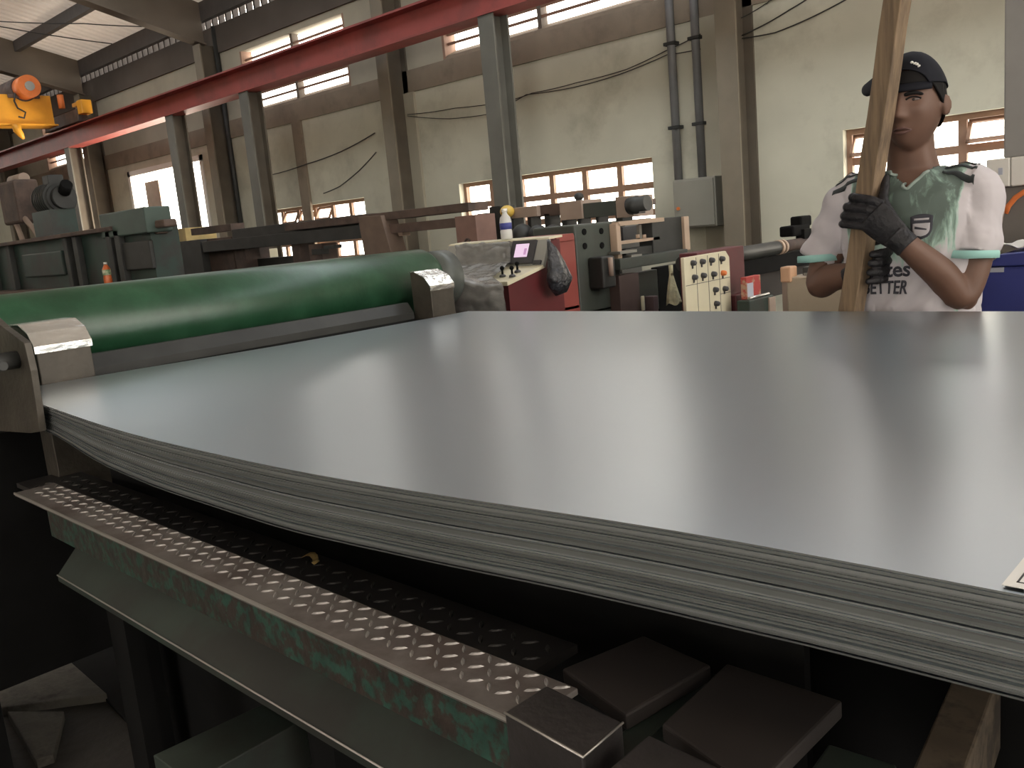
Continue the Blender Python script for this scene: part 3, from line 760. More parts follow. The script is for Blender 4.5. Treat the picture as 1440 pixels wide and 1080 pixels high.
# ------------------------------------------------------------------ control console beyond the roller
KX0, KX1 = -3.42, -2.745
t = thing('control_console', 'red and cream control console with a lit pink touchscreen', 'console', (-3.1, 3.15, 0))
side = [(2.90, 0), (2.90, H-.262), (3.15, H-.212), (3.20, H-.092), (3.28, H-.088), (3.28, 0)]
MB().prism(side, 'X', KX0+.015, KX1-.004).build('body', m_consred, t)
MB().prism([(2.885, H-.268), (2.885, H-.250), (3.145, H-.198), (3.15, H-.212)], 'X', KX0, KX1+.006).build('desk_top', m_cream, t)
MB().prism([(3.135, H-.204), (3.19, H-.084), (3.205, H-.088), (3.15, H-.212)], 'X', KX0, KX1+.006).build('instrument_panel', m_greypanel, t)
MB().prism([(3.19, H-.085), (3.19, H-.077), (3.29, H-.071), (3.29, H-.081)], 'X', KX0, KX1+.006).build('top_shelf', m_cream, t)
# instrument panel frame: plane through (3.135,-.204)-(3.19,-.084)
pa, pb = Vector((0, 3.134, H-.203)), Vector((0, 3.189, H-.084)); pd = pb-pa; pn = Vector((0, -pd.z, pd.y)).normalized()
def on_panel(x0, x1, v0, v1, d0, d1, name, m, par):
    b = MB(); V = []
    for d in (d0, d1):
        for x, v in ((x0, v0), (x1, v0), (x1, v1), (x0, v1)):
            p = pa + pd*v + pn*d; V.append(b.bm.verts.new((x, p.y, p.z)))
    for f in ((0, 1, 2, 3), (7, 6, 5, 4), (0, 4, 5, 1), (1, 5, 6, 2), (2, 6, 7, 3), (3, 7, 4, 0)): b.bm.faces.new([V[i] for i in f])
    return b.build(name, m, par)
bz = on_panel(-2.955, -2.805, .10, .98, 0, .012, 'screen_bezel', m_bezel, t)
on_panel(-2.925, -2.842, .34, .84, .012, .0135, 'screen', m_screen, bz)
on_panel(-2.866, -2.850, .42, .66, .0135, .0142, 'screen_button', m_screen2, bz)
on_panel(-2.80, -2.752, .06, .20, 0, .01, 'nameplate', m_bezel, t)
for (x, y) in ((-2.805, 3.03), (-2.84, 2.965), (-2.775, 2.96)):
    zt = H-.250+.2*(y-2.885)
    j = MB().tube([(x, y, zt), (x, y, zt+.008), (x, y, zt+.012)], [.016, .014, .007], 14).build('joystick', m_bezel, t)
    MB().tube([(x, y, zt+.01), (x, y, zt+.034)], .005, 8).ball((x, y, zt+.040), .0105, 10, 8).build('knob', m_black, j)
# clear film draped over the operator side of the console
def film_fn(u, v):
    prof = [(3.186, -.088), (3.165, -.115), (3.13, -.185), (2.98, -.222), (2.86, -.240), (2.74, -.262), (2.705, -.33), (2.70, -.42), (2.70, -.60)]
    L = v*(len(prof)-1); i = min(int(L), len(prof)-2); f = L-i
    y = prof[i][0]*(1-f)+prof[i+1][0]*f; z = prof[i][1]*(1-f)+prof[i+1][1]*f
    w_ = min(1, max(0, (3.30-y)/.55))
    xl = -3.45+.42*w_; xr = -3.03+.27*w_+.19*max(0, (2.90-y)/.2)
    x = xl+(xr-xl)*u
    n = noise.noise(Vector((x*9, v*9, 0)))*.014 + noise.noise(Vector((x*22, v*15, 3)))*.007
    hump = .05*math.exp(-((u-.25)/.3)**2)*math.exp(-((y-2.80)/.10)**2)
    return (x+.012*math.sin(v*7), y-.004-abs(n)*.9, H+z+.006+abs(n)+hump)
b = MB().grid(film_fn, 44, 60)
o = b.build('plastic_film', m_film, keep=True); tag(rehome(o, (-3.1, 2.9, H-.26)), 'crumpled grey plastic film draped over the operator side of the console', 'plastic film')
# bottle on the console
c = P(713, 338, Y=3.25); zc0 = H-.073
t = thing('water_bottle', 'small clear water bottle with a blue band label on top of the console', 'bottle', (c.x, 3.25, zc0))
m_pet = mat('clear_plastic', (.66, .66, .64), .15, var=.05, alpha=.75)
b = MB().tube([(c.x, 3.25, zc0+z*.85) for z in (0, .004, .05, .055, .10, .125, .145, .155, .158)], [.026, .030, .030, .028, .030, .026, .013, .012, .012], 20); b.build('bottle_body', m_pet, t)
MB().tube([(c.x, 3.25, zc0+z*.85) for z in (.058, .095)], .0305, 20).build('label_band', m_blue, t)
MB().cyl((c.x, 3.25, zc0+.134), (c.x, 3.25, zc0+.150), .0145, 16).build('cap', m_white, t)

# ------------------------------------------------------------------ machines in the middle distance
def rng(p0, p1, Y):
    a, b2 = P(*p0, Y=Y), P(*p1, Y=Y); return a, b2
def ybox(mb, pl, pt, pr, pb, Y, dep, bev=.004, mi=0):
    """box whose front face on plane Y spans the given pixels of the photograph"""
    pm, qm = (pt+pb)/2, (pl+pr)/2
    x0, x1 = P(pl, pm, Y=Y).x, P(pr, pm, Y=Y).x
    z0, z1 = P(qm, pb, Y=Y).z, P(qm, pt, Y=Y).z
    mb.box(x0, x1, Y, Y+dep, z0, z1, bev=bev, mi=mi); return x0, x1, z0, z1
def xbox(mb, pl, pt, pr, pb, X, dep, bev=.004, mi=0):
    """box whose face on plane X (looking towards +X) spans the given pixels"""
    pm, qm = (pt+pb)/2, (pl+pr)/2
    y0, y1 = P(pl, pm, X=X).y, P(pr, pm, X=X).y
    z0, z1 = P(qm, pb, X=X).z, P(qm, pt, X=X).z
    mb.box(X-dep, X, y0, y1, z0, z1, bev=bev, mi=mi); return y0, y1, z0, z1

# green machine at the left
GY = 3.6
t = thing('green_machine', 'long dark green machine bed with framed side panels behind the roller', 'machine', (-8.5, GY+.5, 0))
a, c = P(-60, 345, Y=GY), P(204, 322, Y=GY)
zt, zl = P(100, 333, Y=GY).z, P(60, 402, Y=GY).z
MB().box(-12.0, c.x, GY+.04, GY+.30, 0, zt).build('bed', m_green_mach, t)
MB().box(-12.0, c.x-.6, GY-.05, GY+.34, zt, zt+.04, bev=.006).build('top_rail', m_rust, t)
MB().box(-12.0, c.x, GY-.25, GY+.04, zl-.08, zl-.03, bev=.006).build('ledge', m_rust, t)
for px in (-10, 16, 98, 112, 160, 172):
    x = P(px, 370, Y=GY).x; MB().box(x-.05, x+.05, GY-.02, GY+.04, zl-.03, zt, bev=.006).build('rib', m_dark, t)
for (pa_, pb_) in ((32, 88), (175, 214)):
    xa, xb = P(pa_, 370, Y=GY).x, P(pb_, 370, Y=GY).x
    MB().box(xa, xb, GY, GY+.04, zl+.10, zt-.12, bev=.01).build('panel', m_green_mach if pa_ < 100 else m_dark, t)
q = MB(); x0_, x1_, z0_, z1_ = ybox(q, 140, 296, 205, 332, GY-.02, .24, .012); q.build('gear_housing', m_green_lite, t)
q = MB(); ybox(q, 205, 310, 231, 321, GY+.06, .12, .015); ybox(q, 205, 320, 221, 330, GY+.08, .10, .01); q.build('spout', m_rust, t)
# motor standing on it
mz = zt+.04
c1 = P(76, 280, Y=GY+.2); c0 = P(36, 286, Y=GY+.2)
t = thing('electric_motor', 'dark finned electric motor on struts on top of the green machine', 'motor', (c1.x, GY+.2, mz))
MB().tube([(c1.x-.2, GY+.2, c1.z), (c1.x+.22, GY+.2, c1.z)], .15, 20).build('motor_body', m_dark, t)
for i in range(7):
    x = c1.x-.17+.055*i; MB().cyl((x, GY+.2, c1.z), (x+.016, GY+.2, c1.z), .172, 20).build('fin', m_dark, t)
MB().cyl((c1.x+.22, GY+.2, c1.z), (c1.x+.30, GY+.2, c1.z), .12, 20).build('fan_cover', m_dark, t)
MB().box(c1.x-.02, c1.x+.14, GY+.12, GY+.28, c1.z+.14, c1.z+.24, bev=.01).build('terminal_box', m_dark, t)
MB().box(c0.x-.32, c0.x+.2, GY+.04, GY+.30, max(c0.z-.22, mz+.03), c0.z+.25, bev=.03).build('gearbox', m_rust, t)
MB().tube([(c0.x-.28, GY+.2, c0.z+.27), (c0.x+.10, GY+.2, c0.z+.27)], .06, 12).build('cover', m_pinkbeige, t)
for (ux, lx) in ((.0, .42), (-.2, -.12)):
    MB().tube([(c0.x+ux, GY+.1, c0.z-.05), (c0.x+lx+.12, GY+.1, mz)], .03, 8).build('strut', m_pinkbeige, t)
MB().box(c1.x-.25, c1.x+.25, GY+.04, GY+.30, mz, c1.z-.12).build('pedestal', m_green_mach, t)
MB().cyl((c1.x+.30, GY+.2, c1.z+.05), (c1.x+.40, GY+.2, c1.z+.12), .06, 12).build('cap_knob', m_black, t)
# orange bottle on the ledge
b0 = P(147, 383, Y=GY-.15)
t = thing('drink_bottle', 'orange plastic drink bottle with a green and white label on the machine ledge', 'bottle', (b0.x, GY-.13, zl-.03))
zz0 = zl-.03
MB().tube([(b0.x, GY-.13, zz0+z) for z in (0, .005, .07, .10, .16, .185, .20)], [.032, .037, .037, .034, .036, .022, .014], 18).build('bottle_body', mat('orange_juice', (.55, .13, .035), .35, var=.2, vscale=30), t)
MB().tube([(b0.x, GY-.13, zz0+z) for z in (.105, .155)], .0372, 18).build('label_band', mat('bottle_label', (.14, .28, .14), .6, col2=(.6, .55, .4), mix=1, mscale=25), t)
MB().cyl((b0.x, GY-.13, zz0+.20), (b0.x, GY-.13, zz0+.222), .016, 14).build('cap', m_white, t)

# brown frame line across the middle
BY = 5.6
t = thing('brown_frame_machine', 'rusty brown beam-frame machine line standing behind the green roller', 'machine', (-7.5, BY, 0))
def part(name, m, *bx):
    b = MB()
    for q_ in bx: ybox(b, *q_)
    return b.build(name, m, t)
part('top_beam', m_rust, (398, 300, 660, 311, BY, .25))
part('lower_beam', m_rust, (530, 312, 642, 325, BY+.02, .2))
part('end_plate', mat('reddish_plate', (.22, .13, .105), .7, var=.15), (643, 303, 672, 385, BY, .25))
x_ = P(659, 341, Y=BY)
q = MB().tube([(x_.x+.032*math.cos(a_), BY-.012, x_.z+.032*math.sin(a_)) for a_ in [i*2*PI/20 for i in range(21)]], .009, 8); q.build('lifting_eye', m_rust, t)
part('rear_beam', m_rust, (268, 318, 325, 328, BY+.5, .2))
part('cross_beam', m_dark, (283, 328, 515, 345, BY, .4))
part('upper_deck', m_dark, (325, 312, 512, 328, BY+.1, .35))
part('body', m_rust, (256, 336, 330, 398, BY+.1, .5))
part('side_box', m_dark, (252, 338, 285, 396, BY, .4))
for pl, pr in ((332, 347), (413, 424), (437, 455)):
    part('leg', m_rust, (pl, 343, pr, 400, BY+.05, .2))
part('cabinet', m_dark, (360, 362, 420, 398, BY+.2, .3))
for q_ in ((455, 345, 470, 350), (438, 350, 452, 358)): part('lug', m_dark, (*q_, BY, .1))
part('head_block', m_dark, (505, 305, 520, 330, BY-.02, .2))
# leaning leg plate
b = MB(); ps = [P(p_[0], p_[1], Y=BY-.05) for p_ in ((503, 305), (535, 303), (552, 362), (556, 400), (520, 400))]
b.prism([(p_.x, p_.z) for p_ in ps], 'Y', BY-.05, BY+.15, bev=.004); b.build('leaning_leg', mat('leg_brown', (.15, .105, .08), .7, var=.2), t)
part('bracket_lug', m_tan, (559, 323, 566, 332, BY+.1, .1))
for px in (270, 620): 
    x_ = P(px, 330, Y=BY+.1).x; MB().box(x_-.1, x_+.1, BY+.05, BY+.3, 0, H-.2).build('foot_post', m_rust, t)
# small things round it
b = MB(); x0_, x1_, z0_, z1_ = ybox(b, 236, 322, 262, 352, BY+.9, .5, .01); b.box(x0_, x1_, BY+.9, BY+1.4, 0, z0_)
o = b.build('yellow_cabinet', mat('faded_yellow', (.50, .38, .16), .6, var=.2)); tag(rehome(o, ((x0_+x1_)/2, BY+1.1, 0)), 'faded yellow cabinet left of the brown frame machine, by the doorway', 'cabinet')
b = MB(); x0_, x1_, z0_, z1_ = ybox(b, 347, 352, 364, 372, BY+.8, .3, .01); b.box(x0_, x1_, BY+.8, BY+1.1, 0, z0_)
o = b.build('pale_drum', m_cream); tag(rehome(o, ((x0_+x1_)/2, BY+.95, 0)), 'pale cream box showing between the legs of the brown frame', 'box')

# low rolling line below the middle window
MY = 6.3
t = thing('rolling_line', 'dark rolling machine with beige blocks and a motor below the middle windows', 'machine', (-5.6, MY, 0))
part('rail', m_rust, (672, 292, 905, 300, MY+.3, .2))
part('dark_panel', m_press, (820, 284, 866, 305, MY, .3))
part('grey_panel', m_pinkbeige, (718, 291, 755, 306, MY, .3))
part('brown_panel', m_rust, (755, 287, 788, 304, MY+.05, .3))
part('beige_block', m_pinkbeige, (787, 283, 818, 309, MY-.02, .3))
part('side_block', m_pinkbeige, (866, 276, 890, 306, MY-.02, .3))
part('lower_beam', m_press, (690, 318, 880, 345, MY, .4))
for pl, pr in ((672, 685), (716, 722), (742, 747), (766, 774), (790, 797), (812, 817), (838, 842), (866, 876)):
    part('stanchion', m_dark, (pl, 300, pr, 330, MY+.05, .15))
part('valve_block', m_dark, (690, 290, 706, 345, MY-.1, .2))
a_ = P(885, 290, Y=MY-.05); c_ = P(911, 285, Y=MY-.05)
MB().tube([a_, a_.lerp(c_, .45), a_.lerp(c_, .5), c_], [.07, .075, .06, .065], 18).build('motor', m_dark, t)
part('motor_bracket', m_dark, (884, 290, 898, 301, MY-.06, .1))
x_ = P(804, 277, Y=MY); 
MB().ball((x_.x, MY+.1, x_.z), (.045, .045, .035), 12, 8).build('breather', m_dark, t)
MB().cyl((x_.x, MY+.1, x_.z-.12), (x_.x, MY+.1, x_.z-.02), .03, 10).build('breather_stem', m_dark, t)
p_ = P(708, 298, Y=MY-.1)
MB().ball((p_.x, MY-.05, p_.z), (.07, .07, .06), 14, 10).build('signal_lamp', mat('amber_plastic', (.62, .42, .08), .4), t)
for px, r_ in ((735, .10), (757, .09), (778, .09)):
    p_ = P(px, 330, Y=MY-.15); MB().ball((p_.x, MY-.15, p_.z), r_, 14, 10).build('hand_wheel_hub', m_dark, t)
x0_ = P(690, 330, Y=MY).x; x1_ = P(880, 330, Y=MY).x
for x_ in (x0_+.2, x1_-.2): MB().box(x_-.1, x_+.1, MY+.05, MY+.35, 0, H-.1).build('foot_post', m_dark, t)

# orange-red cabinet and press cabinet behind the console
CX = -3.02
t = thing('red_cabinet', 'faded orange-red cabinet standing just behind the control console', 'cabinet', (CX, 3.6, 0))
b = MB(); y0_, y1_, z0_, z1_ = xbox(b, 780, 331, 812, 438, CX, .25, .006); b.box(CX-.25, CX, y0_, y1_, 0, z0_+.02); b.build('body', m_orred, t)
MB().box(CX-.24, CX+.012, y0_+.02, y1_-.02, z1_-.03, z1_+.008, bev=.004).build('lid', m_orred, t)
bp_ = [P(771, 338, X=-2.70), P(776, 352, X=-2.70), P(783, 372, X=-2.69), P(787, 392, X=-2.68), P(785, 406, X=-2.69), P(781, 415, X=-2.70)]
b = MB()
b.tube(bp_, [.012, .035, .058, .078, .062, .01], 28, flat=(Vector((1, 0, 0)), .45))
for v in b.bm.verts:
    n_ = noise.noise(v.co*22)*.014 + noise.noise(v.co*60)*.006; v.co += Vector((n_, noise.noise(v.co*25+Vector((5, 0, 0)))*.012, 0))
bmesh.ops.subdivide_edges(b.bm, edges=b.bm.edges[:], cuts=1, use_grid_fill=True)
o = b.build('plastic_bag', m_bag); tag(rehome(o, bp_[0]), 'crumpled black plastic bag hanging on the side of the control console', 'bag')

PX_ = -3.05
t = thing('press_cabinet', 'grey-green press cabinet with four bolt recesses beside the red cabinet', 'machine', (PX_, 4.4, 0))
b = MB(); y0_, y1_, z0_, z1_ = xbox(b, 812, 313, 872, 440, PX_, .3, .01); b.box(PX_-.3, PX_, y0_, y1_, 0, z0_+.02); b.build('body', m_press, t)
for px, py in ((821, 326), (845, 325), (822, 346), (846, 345)):
    p_ = P(px, py, X=PX_); MB().cyl((PX_-.004, p_.y, p_.z), (PX_+.006, p_.y, p_.z), .017, 12).build('bolt', m_black, t)
b = MB(); xbox(b, 848, 360, 866, 405, PX_+.10, .10, .01); b.build('hose_box', m_dark, t)
p_ = P(858, 362, X=PX_+.12); q_ = P(860, 388, X=PX_+.12)
MB().tube([p_, q_], .014, 10).build('lever', m_pinkbeige, t)

# table frame with the dark drive, running towards the wall
TX = -3.0
t = thing('work_table', 'tan framed machine table with dark drive boxes and a green crossbeam', 'machine', (TX, 4.3, 0))
def xpart(name, m, *bx):
    b = MB()
    for q_ in bx: xbox(b, *q_)
    return b.build(name, m, t)
xpart('frame_post', m_tan, (868, 314, 874, 366, TX, .05))
xpart('frame_post', m_tan, (963, 304, 970, 352, TX, .05))
b = MB(); p0_, p1_ = P(870, 315, X=TX), P(934, 306, X=TX); b.box(TX-.05, TX, p0_.y, p1_.y, p0_.z-.012, p0_.z+.012); b.build('top_rail', m_tan, t)
p0_, p1_ = P(873, 342, X=TX), P(932, 336, X=TX)
b = MB().box(TX-.10, TX-.02, p0_.y, p1_.y, p0_.z-.008, p0_.z+.008); b.build('middle_rail', m_tan, t)
for px in (897, 906):
    p_ = P(px, 335, X=TX-.05); MB().cyl((TX-.05, p_.y, p_.z), (TX-.05, p_.y, p_.z+.022), .012, 10).build('peg', m_tan, t)
p_ = P(899, 326, X=TX-.06); MB().box(TX-.07, TX-.05, p_.y-.012, p_.y+.012, p_.z-.05, p_.z+.04).build('bar', m_dim, t)
b = MB(); xbox(b, 876, 316, 932, 340, TX-.25, .05, .002); b.build('dark_glass', m_bezel, t)
xpart('drive_box', m_dark, (918, 306, 963, 355, TX-.02, .10))
xpart('lower_box', m_dark, (880, 346, 935, 358, TX-.03, .06))
xpart('green_beam', m_press, (872, 357, 968, 372, TX+.05, .10))
for (pl, pr, pt, pb) in ((872, 896, 352, 356), (888, 903, 358, 361)):
    b = MB(); xbox(b, pl, pt, pr, pb, TX+.04, .08, .001); b.build('scrap_sheet', m_steel, t)
xpart('leg_box', mat('mauve_brown', (.10, .068, .062), .65, var=.2), (872, 385, 900, 440, TX+.02, .08))
xpart('inner_plate', m_press, (880, 382, 926, 440, TX-.15, .05))
xpart('back_plate', m_black, (926, 372, 968, 440, TX-.25, .05))
xpart('stub_post', mat('mauve_post', (.12, .08, .085), .6), (919, 416, 926, 440, TX+.05, .06))
xpart('reflector_strip', m_cream, (903, 416, 907, 437, TX+.04, .01))
p_ = P(875, 372, X=TX); q_ = P(965, 372, X=TX); zlow = p_.z-.25
MB().box(TX-.12, TX+.0, p_.y, q_.y, 0, zlow-.15).build('base', m_dark, t)
# hanging cloth
p_ = P(943, 372, X=TX+.09); zt_, zb_ = P(943, 385, X=TX+.09).z, P(946, 427, X=TX+.09).z
def rag(u, v):
    a_ = 2*PI*u; r_ = .012+.045*v**.8*(1+.14*math.sin(5*a_+3*v)+.05*math.sin(9*a_))
    return (TX+.09+r_*.6*math.cos(a_), p_.y+.01*v+r_*math.sin(a_), zt_+(zb_-zt_)*v*(1-.05*math.sin(3*a_)))
b = MB().grid(rag, 40, 14); b.tube([(TX+.09, p_.y, zt_+.05), (TX+.09, p_.y, zt_-.01)], .013, 10)
o = b.build('mop_head', m_cloth); tag(rehome(o, (TX+.09, p_.y, zt_)), 'yellowed mop cloth hanging under the green crossbeam of the work table', 'mop')

# push-button panel
BX = -2.45
t = thing('button_panel', 'cream push-button panel with eleven black knobs in front of a dark red box', 'control panel', (BX, 4.0, 0))
y0_, y1_ = P(963, 390, X=BX).y, P(1027, 390, X=BX).y
zt_, zb_ = P(995, 357, X=BX).z, P(995, 443, X=BX).z
zb_ -= .05
y1c = y1_-.035
MB().prism([(y0_, zb_), (y1_, zb_), (y1_, zt_-.035), (y1c, zt_), (y0_, zt_)], 'X', BX-.02, BX, bev=.003).build('face_plate', m_cream, t)
cw = (y1_-y0_)/4
b = MB()
for i in (1, 2, 3): b.box(BX, BX+.0012, y0_+i*cw-.0013, y0_+i*cw+.0013, zb_+.01, zt_-.008)
zr_ = P(995, 396, X=BX).z
b.box(BX, BX+.0012, y0_+.006, y1_-.006, zr_-.0013, zr_+.0013)
zr2 = P(1015, 413, X=BX).z; b.box(BX, BX+.0012, y0_+3*cw, y1_-.006, zr2-.0013, zr2+.0013)
b.build('seam_lines', m_ink, t)
for px, py in ((973, 370), (986, 368), (999, 366), (1013.5, 364), (975, 390), (987.5, 387.5), (1002, 385.5), (1015.5, 384), (1004.5, 407.5), (1018, 406), (1006, 427)):
    p_ = P(px, py, X=BX); red = px == 1015.5
    k_ = MB().tube([(BX, p_.y, p_.z), (BX+.008, p_.y, p_.z), (BX+.022, p_.y, p_.z), (BX+.025, p_.y, p_.z)], [.015, .015, .012, .008], 16).build('knob', m_orange if red else m_bezel, t)
    MB().box(BX, BX+.006, p_.y-.004, p_.y+.004, p_.z-.028, p_.z-.012).build('pointer', m_bezel, k_)
MB().box(BX-.13, BX-.021, y0_+.16, y1_+.20, 0, zt_+.012, bev=.006).build('red_box', m_darkred, t)
MB().box(BX-.14, BX+.02, y1_+.02, y1_+.16, .3, zb_+.12, bev=.006).build('red_foot', m_darkred, t)
# shaft drive above, running towards the wall
SXx = -2.62
a_, c_ = P(1000, 361, X=SXx), P(1190, 331, X=SXx)
t = thing('drive_shaft', 'long dark drive shaft with pale collars above the button panel', 'shaft', (SXx, 5.0, 0))
zs_ = (P(1100, 347, X=SXx).z)
MB().cyl((SXx, a_.y-.3, zs_), (SXx, P(1092, 348, X=SXx).y, zs_), .042, 18).build('motor_tube', m_dark, t)
MB().cyl((SXx, P(1092, 348, X=SXx).y, zs_), (SXx, c_.y+1.0, zs_+.0), .036, 18).build('shaft', m_rust, t)
for px in (1094, 1099):
    y_ = P(px, 345, X=SXx).y; MB().cyl((SXx, y_-.012, zs_), (SXx, y_+.012, zs_), .046, 18).build('collar', m_tan, t)
MB().box(SXx-.12, SXx+.02, a_.y, c_.y+1, zs_-.14, zs_-.045, bev=.004).build('beam', m_black, t)
MB().box(SXx-.16, SXx-.02, a_.y, c_.y+1, zs_-.30, zs_-.14, bev=.004).build('apron', m_brownblack, t)
for y_ in (a_.y+.3, c_.y+.7): MB().box(SXx-.14, SXx-.04, y_-.06, y_+.06, 0, zs_-.28).build('support', m_dark, t)
p_ = P(1130, 318, X=SXx)
b = MB(); xbox(b, 1116, 316, 1140, 331, SXx+.01, .1, .012); xbox(b, 1127, 303, 1142, 318, SXx, .08, .012); 
y_ = P(1130, 330, X=SXx).y; b.box(SXx-.03, SXx+.03, y_-.05, y_+.05, zs_+.03, zs_+.09)
o = b.build('clamp_head', m_black); tag(rehome(o, (SXx, y_, zs_+.03)), 'black clamp head standing on the drive shaft beside the worker', 'clamp')
# shelf with the red and white carton
FX = -2.3
y0_, y1_ = P(1058, 425, X=FX).y, P(1092, 418, X=FX).y; zs2 = P(1065, 420, X=FX).z
t = thing('green_shelf', 'dark green shelf block carrying a red and white carton', 'shelf', (FX-.15, (y0_+y1_)/2, 0))
MB().box(FX-.075, FX, y0_-.03, y1_-.03, zs2-.18, zs2, bev=.006).build('top', m_green_mach, t)
MB().box(FX-.07, FX-.02, y0_, y1_-.06, 0, zs2-.18).build('pedestal', m_green_mach, t)
MB().box(FX-.01, FX+.01, y1_-.10, y1_-.03, zs2-.2, zs2-.01, bev=.003).build('plate', m_pinkbeige, t)
MB().cyl((FX-.02, y0_, zs2+.008), (FX-.02, y1_-.05, zs2+.008), .008, 10).build('rod', m_steel, t)
y0_, y1_ = P(1050, 405, X=FX-.03).y, P(1070, 403, X=FX-.03).y; zt_ = P(1055, 389, X=FX-.03).z
t = thing('carton', 'small red and white carton lying on the green shelf', 'carton', (FX-.08, (y0_+y1_)/2, zs2))
zc_ = zs2+.001; hc = zt_-zc_
MB().box(FX-.065, FX-.03, y0_, y1_, zc_, zt_, bev=.003).build('box', mat('carton_red', (.42, .05, .045), .6, col2=(.45, .30, .2), mix=1, mscale=14, mlo=.5, mhi=.6), t)
MB().box(FX-.03, FX-.0288, y0_+.006, y0_+(y1_-y0_)*.45, zc_+.01, zc_+hc*.72).build('white_panel', m_bluelabel, t)
# beige cabinet behind the worker's arm
EY = 3.35
pA, pB = P(1106, 410, Y=EY), P(1200, 405, Y=EY); zt_ = P(1140, 389, Y=EY).z
t = thing('beige_cabinet', 'beige steel cabinet behind the bent arm of the worker', 'cabinet', ((pA.x+pB.x)/2, EY+.15, 0))
MB().box(pA.x, pB.x, EY, EY+.30, 0.03, zt_, bev=.006).build('body', m_beige, t)
MB().box(pA.x-.025, pA.x-.001, EY+.01, EY+.29, 0.03, zt_-.005, bev=.003).build('side_panel', m_pinkbeige, t)
MB().box(pA.x+.02, pB.x-.02, EY+.02, EY+.28, 0, .03).build('plinth', m_dark, t)
MB().box(pA.x-.02, pA.x+.025, EY-.012, EY+.05, zt_-.02, zt_+.042, bev=.006).build('corner_block', mat('salmon_block', (.55, .33, .20), .6), t)
MB().box(pA.x+.05, pA.x+.30, EY+.04, EY+.25, zt_+.001, zt_+.035, bev=.004).build('tray', m_dark, t)
MB().box(pA.x+.06, pA.x+.28, EY+.03, EY+.038, zt_+.001, zt_+.012).build('tray_lip', m_steel, t)
# items at the right of the worker
RY2 = 4.2
x0_ = P(1412, 100, Y=RY2).x; x1_ = P(1475, 100, Y=RY2).x
t = thing('machine_column', 'tall grey machine column at the right edge behind the worker', 'machine', (x0_+.2, RY2, 0))
zt_, zm_, zb_ = P(1425, -40, Y=RY2).z, P(1425, 221, Y=RY2).z, P(1425, 262, Y=RY2).z
MB().box(x0_, x1_, RY2, RY2+.25, zm_, zt_, bev=.006).build('upper_column', mat('column_grey', (.26, .25, .24), .5, var=.08), t)
MB().box(x0_-.06, x0_+.03, RY2-.02, RY2+.24, zb_+.0, zm_, bev=.006).box(x0_+.032, x1_, RY2-.02, RY2+.24, zb_, zm_, bev=.006).build('junction_box', m_white, t)
p_ = P(1407, 241, Y=RY2-.02); MB().box(p_.x-.008, p_.x+.008, RY2-.024, RY2-.02, p_.z-.014, p_.z+.014).build('label_mark', m_bluelabel, t)
MB().box(x0_-.01, x1_, RY2, RY2+.3, 0, zb_, bev=.006).build('lower_column', mat('lower_grey', (.17, .155, .14), .55, var=.15), t)
pts = [P(1414, 300, Y=RY2-.03), P(1418, 290, Y=RY2-.03), P(1428, 278, Y=RY2-.03), P(1440, 270, Y=RY2-.03), P(1460, 262, Y=RY2-.03)]
o = MB().tube(pts, .011, 10).build('orange_hose', m_orange); tag(rehome(o, pts[0]), 'orange hose curving up along the grey machine column', 'hose')
QY = 3.3
x0_, x1_ = P(1377, 400, Y=QY).x, P(1480, 395, Y=QY).x; zt_ = P(1400, 366, Y=QY).z; zt2 = P(1430, 357, Y=QY).z
t = thing('blue_crate', 'dark blue plastic crate with a pale strip label right of the worker', 'crate', ((x0_+x1_)/2, QY+.15, 0))
MB().box(x0_, x1_, QY, QY+.35, .55, zt_-.02, bev=.012).build('body', m_blue, t)
MB().prism([(x0_, zt_-.02), (x1_, zt_-.02), (x1_, zt2+.01), (x0_+.06, zt2), (x0_+.02, zt_-.005)], 'Y', QY-.01, QY+.36, bev=.004).build('rim', m_blue, t)
p_, q_ = P(1384, 386, Y=QY), P(1412, 380, Y=QY); MB().box(p_.x, q_.x, QY-.003, QY+.001, q_.z-.006, q_.z+.010).build('label_strip', m_bluelabel, t)
MB().box(x0_+.05, x1_-.05, QY+.05, QY+.3, 0, .55).build('stand', m_dark, t)
b = MB(); b.grid(lambda u, v: (x0_+.02+.2*u, QY+.05+.2*v, zt2+.012+.02*abs(math.sin(7*u+3*v))), 12, 8)
o = b.build('plastic_wrap', m_white); tag(rehome(o, (x0_+.1, QY+.1, zt2+.01)), 'scrap of white plastic wrap lying on the blue crate', 'plastic wrap')
sm = o.modifiers.new('thickness', 'SOLIDIFY'); sm.thickness = .002

# ------------------------------------------------------------------ the timber and the worker
def post_x(z): return -1.005 + (z-H+.316)*.1714
PY0, PW, PD = 2.40, .050, .050
pa_, pb_ = Vector((post_x(H-.62), PY0+PD/2, H-.62)), Vector((post_x(H+.80), PY0+PD/2, H+.80))
ax_ = (pb_-pa_).normalized(); side_ = Vector((math.cos(.16), -math.sin(.16)*-1*-1, 0)); side_ = (side_-ax_*side_.dot(ax_)).normalized(); dep_ = ax_.cross(side_)
if dep_.y < 0: dep_ = -dep_
b = MB(); R_ = []
for k in range(15):
    c_ = pa_.lerp(pb_, k/14) + side_*.0015*math.sin(k*1.7)
    R_.append([c_+side_*sx*PW/2+dep_*sy*PD/2 for sx, sy in ((-.92, -1), (.92, -1), (1, -.92), (1, .92), (.92, 1), (-.92, 1), (-1, .92), (-1, -.92))])
b.loft(R_, smooth=False)
o = b.build('timber_post', m_timber)
rehome(o, pa_.lerp(pb_, .4)); o.data.transform(Matrix.Identity(4))
tag(o, 'square rough-sawn timber post held upright in front of the face of the worker', 'timber')

